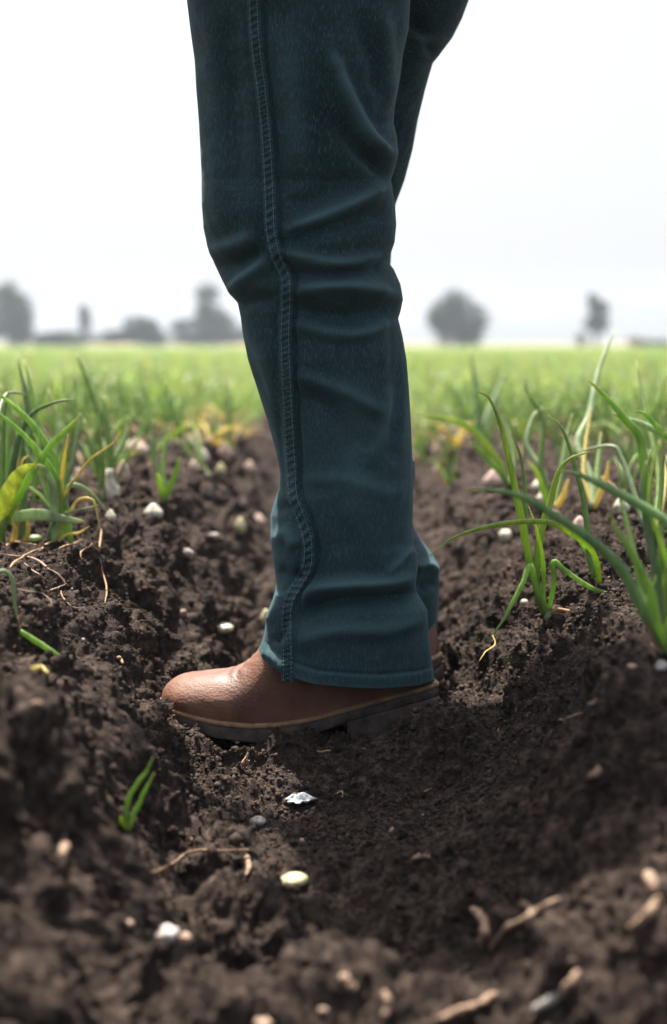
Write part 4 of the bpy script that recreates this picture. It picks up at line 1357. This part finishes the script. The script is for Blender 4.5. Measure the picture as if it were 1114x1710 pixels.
strand('straw', [(985, 1178), (993, 1172)], 6, 'root', 'bright straw bit high on the shaded right bank', 'straw', SW, seed=24)
strand('straw', [(930, 1206), (955, 1196), (972, 1190)], 4, 'root', 'thin straw lying on the right bank above the shade', 'straw', SW, seed=25)
strand('straw', [(404, 1272), (412, 1258), (418, 1256), (414, 1266)], 3, 'root', 'looped fibre on the sunlit soil under the boot ball', 'straw', SW, seed=26)
strand('straw', [(706, 1322), (722, 1316)], 4, 'root', 'short straw right of the curled one on the trodden floor', 'straw', SW, seed=27)
strand('straw', [(0, 927), (51, 929), (75, 945), (91, 955), (110, 973), (100, 982), (83, 985)], 4, 'root', 'long looped fibre hanging over the left bank below the plants', 'straw', SW, seed=28)
strand('straw', [(14, 947), (40, 928), (66, 915)], 5, 'dry', 'pale straw slanting over the left bank edge', 'straw', SW, seed=29)
strand('straw', [(42, 938), (60, 955), (84, 974)], 3, 'root', 'thin fibre inside the looped one on the left bank', 'straw', SW, seed=30)
strand('straw', [(168, 885), (170, 930), (176, 970), (173, 1008)], 3, 'dry', 'brown stalk hanging straight down the left bank', 'straw', SW, seed=31)
strand('straw', [(100, 985), (118, 1010), (140, 1015)], 2.6, 'root', 'fine fibre lower on the left bank face', 'straw', SW, seed=32)
strand('straw', [(54, 1118), (68, 1117), (82, 1127)], 8, 'yellow', 'yellow withered leaf bit on the left slope below the shoot', 'straw', SW, seed=33)
strand('straw', [(56, 1176), (70, 1178)], 9, 'root', 'orange tan straw stub low on the left slope', 'straw', SW, seed=34)
strand('straw', [(200, 1098), (206, 1108)], 7, 'root', 'short pale stub in the left slope above the boot toe', 'straw', SW, seed=35)
strand('straw', [(8, 912), (30, 905), (58, 912)], 4, 'dry', 'pale dry stem lying at the foot of the left edge plant', 'straw', SW, seed=37)
strand('straw', [(60, 922), (84, 906), (100, 900)], 4, 'dry', 'pale dry stem slanting between the two left bank plants', 'straw', SW, seed=38)
strand('straw', [(96, 915), (120, 908), (140, 898)], 3, 'dry', 'thin dry stem right of the left bank plants', 'straw', SW, seed=39)
strand('straw', [(30, 985), (60, 990), (85, 1002), (95, 1018)], 2.6, 'root', 'fine fibre on the left bank below the looped one', 'straw', SW, seed=40)
strand('straw', [(150, 905), (152, 915), (140, 918), (136, 930)], 3, 'dry', 'curled brown fibre at the left bank edge', 'straw', SW, seed=36)

# ------------------------------------------------------------------ the crop behind
g2 = np.random.default_rng(21)


def proto(kind, k):
    """leaves (points, radius, material) and bulb of one crop plant, standing at the origin"""
    r = np.random.default_rng(100 + k)
    L = []
    n = r.integers(5, 9)
    for q in range(n):
        az = r.uniform(0, 2 * math.pi); lean = r.uniform(0.05, 0.55); h = r.uniform(0.09, 0.205)
        bend = r.uniform(0.0, 0.9) ** 2
        t = np.linspace(0, 1, 7)
        out = h * (math.tan(lean) * t * 0.8 + bend * 0.7 * t ** 3)
        z = h * (t - 0.5 * bend * t ** 3)
        mat = 'field' if r.random() < .72 else 'lime' if r.random() < .4 else 'green'
        if q == n - 1: mat = 'yellow' if k == 0 else 'dry'; z *= 0.45
        if q == n - 2 and r.random() < .6: mat = 'dry'; z *= .35
        rr = r.uniform(0.0026, 0.0048) * np.interp(t, [0, .3, .75, 1], [.9, 1, .7, .12])
        L.append((np.stack([out * math.cos(az) + .004 * math.cos(az), out * math.sin(az) + .004 * math.sin(az), z], -1), rr, mat))
    return L


PROTOS = []
for k in range(8):
    kind = 1 if k % 3 == 0 else 0
    root = empty('onion_plant', (0, 0, 0))
    for pts, rr, mat in proto(kind, k):
        v, f = tube(pts, rr, 6, 0.8)
        mesh_obj('leaf', v, f, M[mat], root)
    bulb_part(root, 0.009 + .003 * (k % 3), 0.034, ['bulb_p', 'bulb', 'pale', 'bulb_p'][k % 4])
    PROTOS.append(root)
# plain one-mesh copies for the small far ones
FARP = []
for k in range(8):
    V = []; F = []; MI = []; mats = []
    for pts, rr, mat in proto(1 if k % 3 == 0 else 0, k):
        v, f = tube(pts, rr, 4, 0.8)
        if mat not in mats: mats.append(mat)
        F += [tuple(z + len(V) for z in q) for q in f]; V += list(v); MI += [mats.index(mat)] * len(f)
    o = mesh_obj('onion_plant', V, F)
    for m_ in mats: o.data.materials.append(M[m_])
    o.data.polygons.foreach_set('material_index', MI)
    FARP.append(o)

V = []; F = []; MI = []
r9 = np.random.default_rng(77)
for q in range(9):
    az = r9.uniform(0, 6.28); h = r9.uniform(.05, .15); t = np.linspace(0, 1, 7)
    o_ = h * (.3 * t + r9.uniform(.2, 1.1) * t ** 2.5)
    v, f = tube(np.stack([o_ * math.cos(az), o_ * math.sin(az), h * (t - .45 * t ** 3)], -1), .0042 * np.interp(t, [0, .4, 1], [1, 1, .2]), 4, .6)
    F += [tuple(z + len(V) for z in g) for g in f]; V += list(v); MI += [q % 3 % 2] * len(f)
DRYP = mesh_obj('onion_plant', V, F)
for m_ in ('yellow', 'dry'): DRYP.data.materials.append(M[m_])
DRYP.data.polygons.foreach_set('material_index', MI)
cand = []
y = 1.95
spots = []
for row in np.arange(-3.0, 3.01, 0.10):
    if -0.20 < row < 0.10: continue
    yy = (1.9 if not -0.37 < row < 0.42 else 2.9) + g2.uniform(0, .1)
    while yy < 9.0:
        if -0.26 < row < 0.24 and yy < 4.4: yy = 4.4
        x = row + g2.normal(0, 0.02)
        if abs(x) < 0.245 * yy + 0.12:
            keep = 0.45 if yy < 2.6 else 0.65 if yy < 3.4 else 0.9
            if g2.random() < keep: spots.append((x, yy))
        yy += g2.uniform(0.065, 0.13)
spots.sort(key=lambda s: math.hypot(*s))
IND = spots[:272]
REST = spots[272:]
used = set()
for n_, (x, yy) in enumerate(IND):
    near = yy < 3.6
    src = (PROTOS if near else FARP)[n_ % 8]
    side = 'left' if x < 0 else 'right'
    dist = 'nearer' if near else 'farther'
    wilted = -0.42 < x < 0.36 and yy > 3.3 and g2.random() < .4
    if wilted: src = DRYP; near = False
    lab = f'blurred green onion plant in the {dist} crop rows on the {side} bed behind the legs'
    if (id(src)) not in used:
        o = src; used.add(id(src))
    else:
        o = src.copy(); C.objects.link(o)
        for ch in list(src.children):
            c_ = ch.copy(); C.objects.link(c_); c_.parent = o
    o.location = (x, yy, ground_z(x, yy) - 0.004)
    o.rotation_euler = (g2.normal(0, .06), g2.normal(0, .06), g2.uniform(0, 6.28))
    s = g2.uniform(.75, 1.08) * (0.85 if yy < 3 else 1)
    o.scale = (s, s, s)
    if wilted:
        tag(o, f'blurred withered yellow onion plant at the far end of the furrow on the {side} side', 'onion plant', f'withered plants at the furrow end, {side} side')
    else:
        tag(o, lab, 'onion plant', f'{dist} onion plants in rows on the {side} bed')

# the rest of the field, too many plants to count
def crop():
    V = []; F = []; MI = []
    pts = [(x, y, 1.0) for x, y in REST]
    y = 8.9
    while y < 130:
        w = 0.42 * y + 1.4
        dens = 26 if y < 14 else 26 * (14 / y) ** 1.75
        dy = 0.25 if y < 14 else 0.018 * y
        n = g2.poisson(dens * 2 * w * dy)
        for _ in range(int(n)):
            x = g2.uniform(-w, w)
            if y < 14 and -0.16 < x < 0.08: continue
            pts.append((x, y + g2.uniform(0, dy), 1.0 + max(0, (y - 14)) / 55))
        y += dy
    for _ in range(900):                                # beds beside the strip one sees from here
        yy = g2.uniform(0.9, 9.0); x = g2.uniform(-1, 1) * (0.42 * yy + 1.4)
        if abs(x) > 0.245 * yy + 0.2 and abs(x) > 0.4: pts.append((x, yy, 1.0))
    base = 0
    for (x, yy, sw) in pts:
        z0 = ground_z(x, yy) if yy < 13 and abs(x) < 2.4 else (0.2 if yy > 8 else float(base_h(np.array([x]), np.array([yy]))[0]))
        for q in range(5):
            az = g2.uniform(0, 6.28); h = g2.uniform(.10, .215) * g2.uniform(.85, 1.1); ln_ = g2.uniform(.02, .15) * sw; w_ = .0042 * sw
            t = np.array([0, .4, .75, 1.0])
            px = x + g2.normal(0, .012 * sw) + math.cos(az) * ln_ * t ** 1.6; py = yy + g2.normal(0, .012 * sw) + math.sin(az) * ln_ * t ** 1.6
            pz = z0 + h * (t - .18 * t ** 3)
            wid = w_ * np.array([.9, 1, .6, .08])
            oa = g2.uniform(0, 3.14)
            ox, oy = math.cos(oa), math.sin(oa) * .4
            for i in range(4):
                V.append((px[i] - ox * wid[i], py[i] - oy * wid[i], pz[i])); V.append((px[i] + ox * wid[i], py[i] + oy * wid[i], pz[i]))
            mi = 0 if g2.random() < .66 else 1 if g2.random() < .6 else 2
            if g2.random() < .05: mi = 3
            for i in range(3):
                a = base + 2 * i
                F.append((a, a + 1, a + 3, a + 2)); MI.append(mi)
            base += 8
    o = mesh_obj('onion_crop', np.array(V), np.array(F))
    for m_ in ('field', 'green', 'lime', 'yellow'): o.data.materials.append(M[m_])
    o.data.polygons.foreach_set('material_index', np.array(MI, np.int32))
    o['kind'] = 'stuff'; o['label'] = 'blurred green onion crop filling the field up to the horizon'


crop()

# ------------------------------------------------------------------ far trees, hills and the hazy air
def tree(px, top, base_py, w_px, Y, blobs, label, name='tree', trunk=True, group='trees along the horizon', n=2600, mat='crown'):
    """blobs: crown masses (dx, dy_from_top, rx, ry) in fractions of the tree's box"""
    s = Y / FPX
    x = (px - 557) * s
    zb = 0.18
    ht = (base_py - top) * s
    root = empty(name, (x, Y, zb), label, name, group)
    r = np.random.default_rng(int(px))
    W = w_px * s
    bl = [(dx * W, (1 - dy) * ht, rx * W, ry * ht) for dx, dy, rx, ry in blobs]
    if trunk:
        tp = catmull([(0, 0, -.2), (.03 * W, .01, ht * .25), (-.02 * W, 0, ht * .5), (bl[0][0], 0, bl[0][1])], 4)
        v, f = tube(tp, np.linspace(.045 * W + .06, .02 * W, len(tp)), 8)
        v = list(v); f = list(f)
        for b in bl[1:]:
            tvv, tff = tube(catmull([(0, 0, ht * .35), (b[0] * .6, .1, (ht * .35 + b[1]) / 2 + .05), (b[0], 0, b[1])], 3), np.linspace(.025 * W + .03, .01 * W, 7), 6)
            f += [tuple(z + len(v) for z in g) for g in tff]; v += list(tvv)
        mesh_obj('trunk', v, f, M['bark'], root)
    sub = []
    for b in bl:
        for _ in range(9):
            q = r.normal(size=2); q *= r.uniform(.35, .95) / np.linalg.norm(q)
            k_ = r.uniform(.30, .55)
            sub.append((b[0] + q[0] * b[2] * .85, max(b[1] + q[1] * b[3] * .85, ht * .06), b[2] * k_, b[3] * k_ * 1.1))
    bl = sub
    area = np.array([b[2] * b[3] for b in bl]); cnt = (1.5 * n * area / area.sum()).astype(int)
    P = []
    for b, c in zip(bl, cnt):
        q = r.normal(size=(c, 3)); q /= np.linalg.norm(q, axis=1)[:, None]
        rad = (r.uniform(.15, 1, (c, 1)) ** .5 + np.abs(r.normal(0, .22, (c, 1)))) * (1 + .22 * np.sin(q @ r.normal(0, 3, (3, 1)) + r.uniform(0, 6)))
        P.append(q * rad * np.array([b[2], b[2] * .9, b[3]]) + np.array([b[0], 0, b[1]]))
    P = np.vstack(P)
    ls = W * .020 + .05
    a = r.normal(size=(len(P), 3)); a /= np.linalg.norm(a, axis=1)[:, None]
    b = np.cross(a, r.normal(size=(len(P), 3))); b /= np.linalg.norm(b, axis=1)[:, None]
    sz = ls * r.uniform(.6, 1.4, (len(P), 1))
    V = np.stack([P - a * sz, P + b * sz * .6, P + a * sz, P - b * sz * .6], 1).reshape(-1, 3)
    V[:, 2] = np.maximum(V[:, 2], 0)
    F = np.arange(len(P) * 4).reshape(-1, 4)
    mesh_obj('crown', V, F, M[mat], root, smooth=False)
    return root


TY = 115
tree(18, 468, 581, 96, TY, [(.02, .55, .42, .40), (.08, .18, .26, .18), (-.25, .72, .3, .28), (.28, .75, .34, .25)], 'tall dark tree at the left edge of the horizon', n=3200)
tree(146, 507, 580, 34, TY + 30, [(0, .28, .36, .28), (.0, .7, .25, .2)], 'small thin tree with an airy top right of the left edge tree')
tree(98, 552, 581, 74, TY, [(0, .5, .5, .5), (-.3, .6, .3, .4), (.3, .7, .3, .35)], 'low dark bush at the foot of the small thin tree', 'bush', False)
tree(228, 527, 581, 92, TY + 5, [(.05, .45, .36, .42), (-.25, .7, .3, .3), (.3, .7, .25, .3)], 'low rounded bush between the thin tree and the tiered tree', 'bush', False)
tree(348, 477, 580, 110, TY + 10, [(.0, .16, .2, .14), (-.06, .45, .22, .14), (-.24, .78, .36, .2), (.24, .78, .40, .2), (.16, .56, .26, .14)], 'tiered tree with a narrow top just left of the knee', n=3200)
tree(763, 495, 583, 100, TY - 5, [(0, .42, .46, .42), (.2, .55, .3, .4), (-.22, .55, .3, .38), (0, .75, .34, .3)], 'round broad dark tree standing right of the leg', n=3600, trunk=True)
tree(990, 487, 580, 60, TY, [(-.16, .2, .2, .16), (.05, .35, .24, .2), (.1, .58, .3, .2), (.3, .25, .12, .1)], 'lopsided tree on the right with a forked leaning crown')
tree(966, 556, 581, 22, TY, [(0, .5, .45, .5)], 'tiny bush at the foot of the lopsided tree', 'bush', False, n=500)
tree(1085, 570, 583, 60, TY - 10, [(0, .5, .5, .5), (.3, .5, .3, .4)], 'low dark hedge clump at the right edge of the horizon', 'bush', False, n=900)
tree(1058, 566, 584, 26, TY - 25, [(0, .5, .5, .5)], 'small orange tan bush near the right edge of the horizon', 'bush', False, n=500, mat='dry')

tree(255, 566, 582, 330, TY + 45, [(x_, .5, .10, .5 + .3 * math.sin(x_ * 40)) for x_ in np.linspace(-.5, .5, 12)], 'long low hedge line behind the trees left of the leg', 'hedge', False, n=2600)


def hills():
    x = np.linspace(-260, 330, 120)
    V = []
    for k, (Y, hm) in enumerate([(560, 0.0), (620, 0.8), (700, 1.0), (780, 0.6), (840, 0)]):
        h = 6 + 10 * sstep(20, 150, x) + 4 * vnoise(x * .02, x * 0, 401) + 1.6 * vnoise(x * .11, x * 0, 402)
        V.append(np.stack([x, np.full_like(x, Y), 0.1 + np.maximum(h, 1) * hm], -1))
    V = np.array(V); n, m, _ = V.shape
    idx = np.arange(n * m).reshape(n, m)
    f = np.stack([idx[:-1, :-1], idx[:-1, 1:], idx[1:, 1:], idx[1:, :-1]], -1).reshape(-1, 4)
    o = mesh_obj('hills', V.reshape(-1, 3), f, M['hill']); o['kind'] = 'structure'
    x = np.linspace(-60, 60, 60)
    V = []
    for k, (Y, z) in enumerate([(128, .16), (129, .42), (150, .45), (152, .16)]):
        V.append(np.stack([x, np.full_like(x, Y), z + .05 * vnoise(x * .5, x * 0 + k, 410)], -1))
    V = np.array(V); n, m, _ = V.shape
    idx = np.arange(n * m).reshape(n, m)
    f = np.stack([idx[:-1, :-1], idx[:-1, 1:], idx[1:, 1:], idx[1:, :-1]], -1).reshape(-1, 4)
    o = mesh_obj('stubble_field', V.reshape(-1, 3), f, M['stubble']); o['kind'] = 'structure'


hills()


def haze():
    m = bpy.data.materials.new('haze'); m.use_nodes = True
    nt = m.node_tree; nt.nodes.clear()
    out = nt.nodes.new('ShaderNodeOutputMaterial')
    pv = nt.nodes.new('ShaderNodeVolumePrincipled')
    pv.inputs['Color'].default_value = (0.67, 0.75, 0.86, 1)
    pv.inputs['Density'].default_value = HAZE
    pv.inputs['Anisotropy'].default_value = 0.2
    nt.links.new(pv.outputs[0], out.inputs['Volume'])
    x, y0, y1, z0, z1 = 540, -30, 900, -1.2, 24
    v = [(a, b, c) for c in (z0, z1) for b in (y0, y1) for a in (-x, x)]
    f = [(0, 2, 3, 1), (4, 5, 7, 6), (0, 1, 5, 4), (2, 6, 7, 3), (0, 4, 6, 2), (1, 3, 7, 5)]
    o = mesh_obj('haze', v, f, m, smooth=False)
    o['kind'] = 'stuff'; o['label'] = 'pale hazy air over the field'


HAZE = 0.0017
haze()
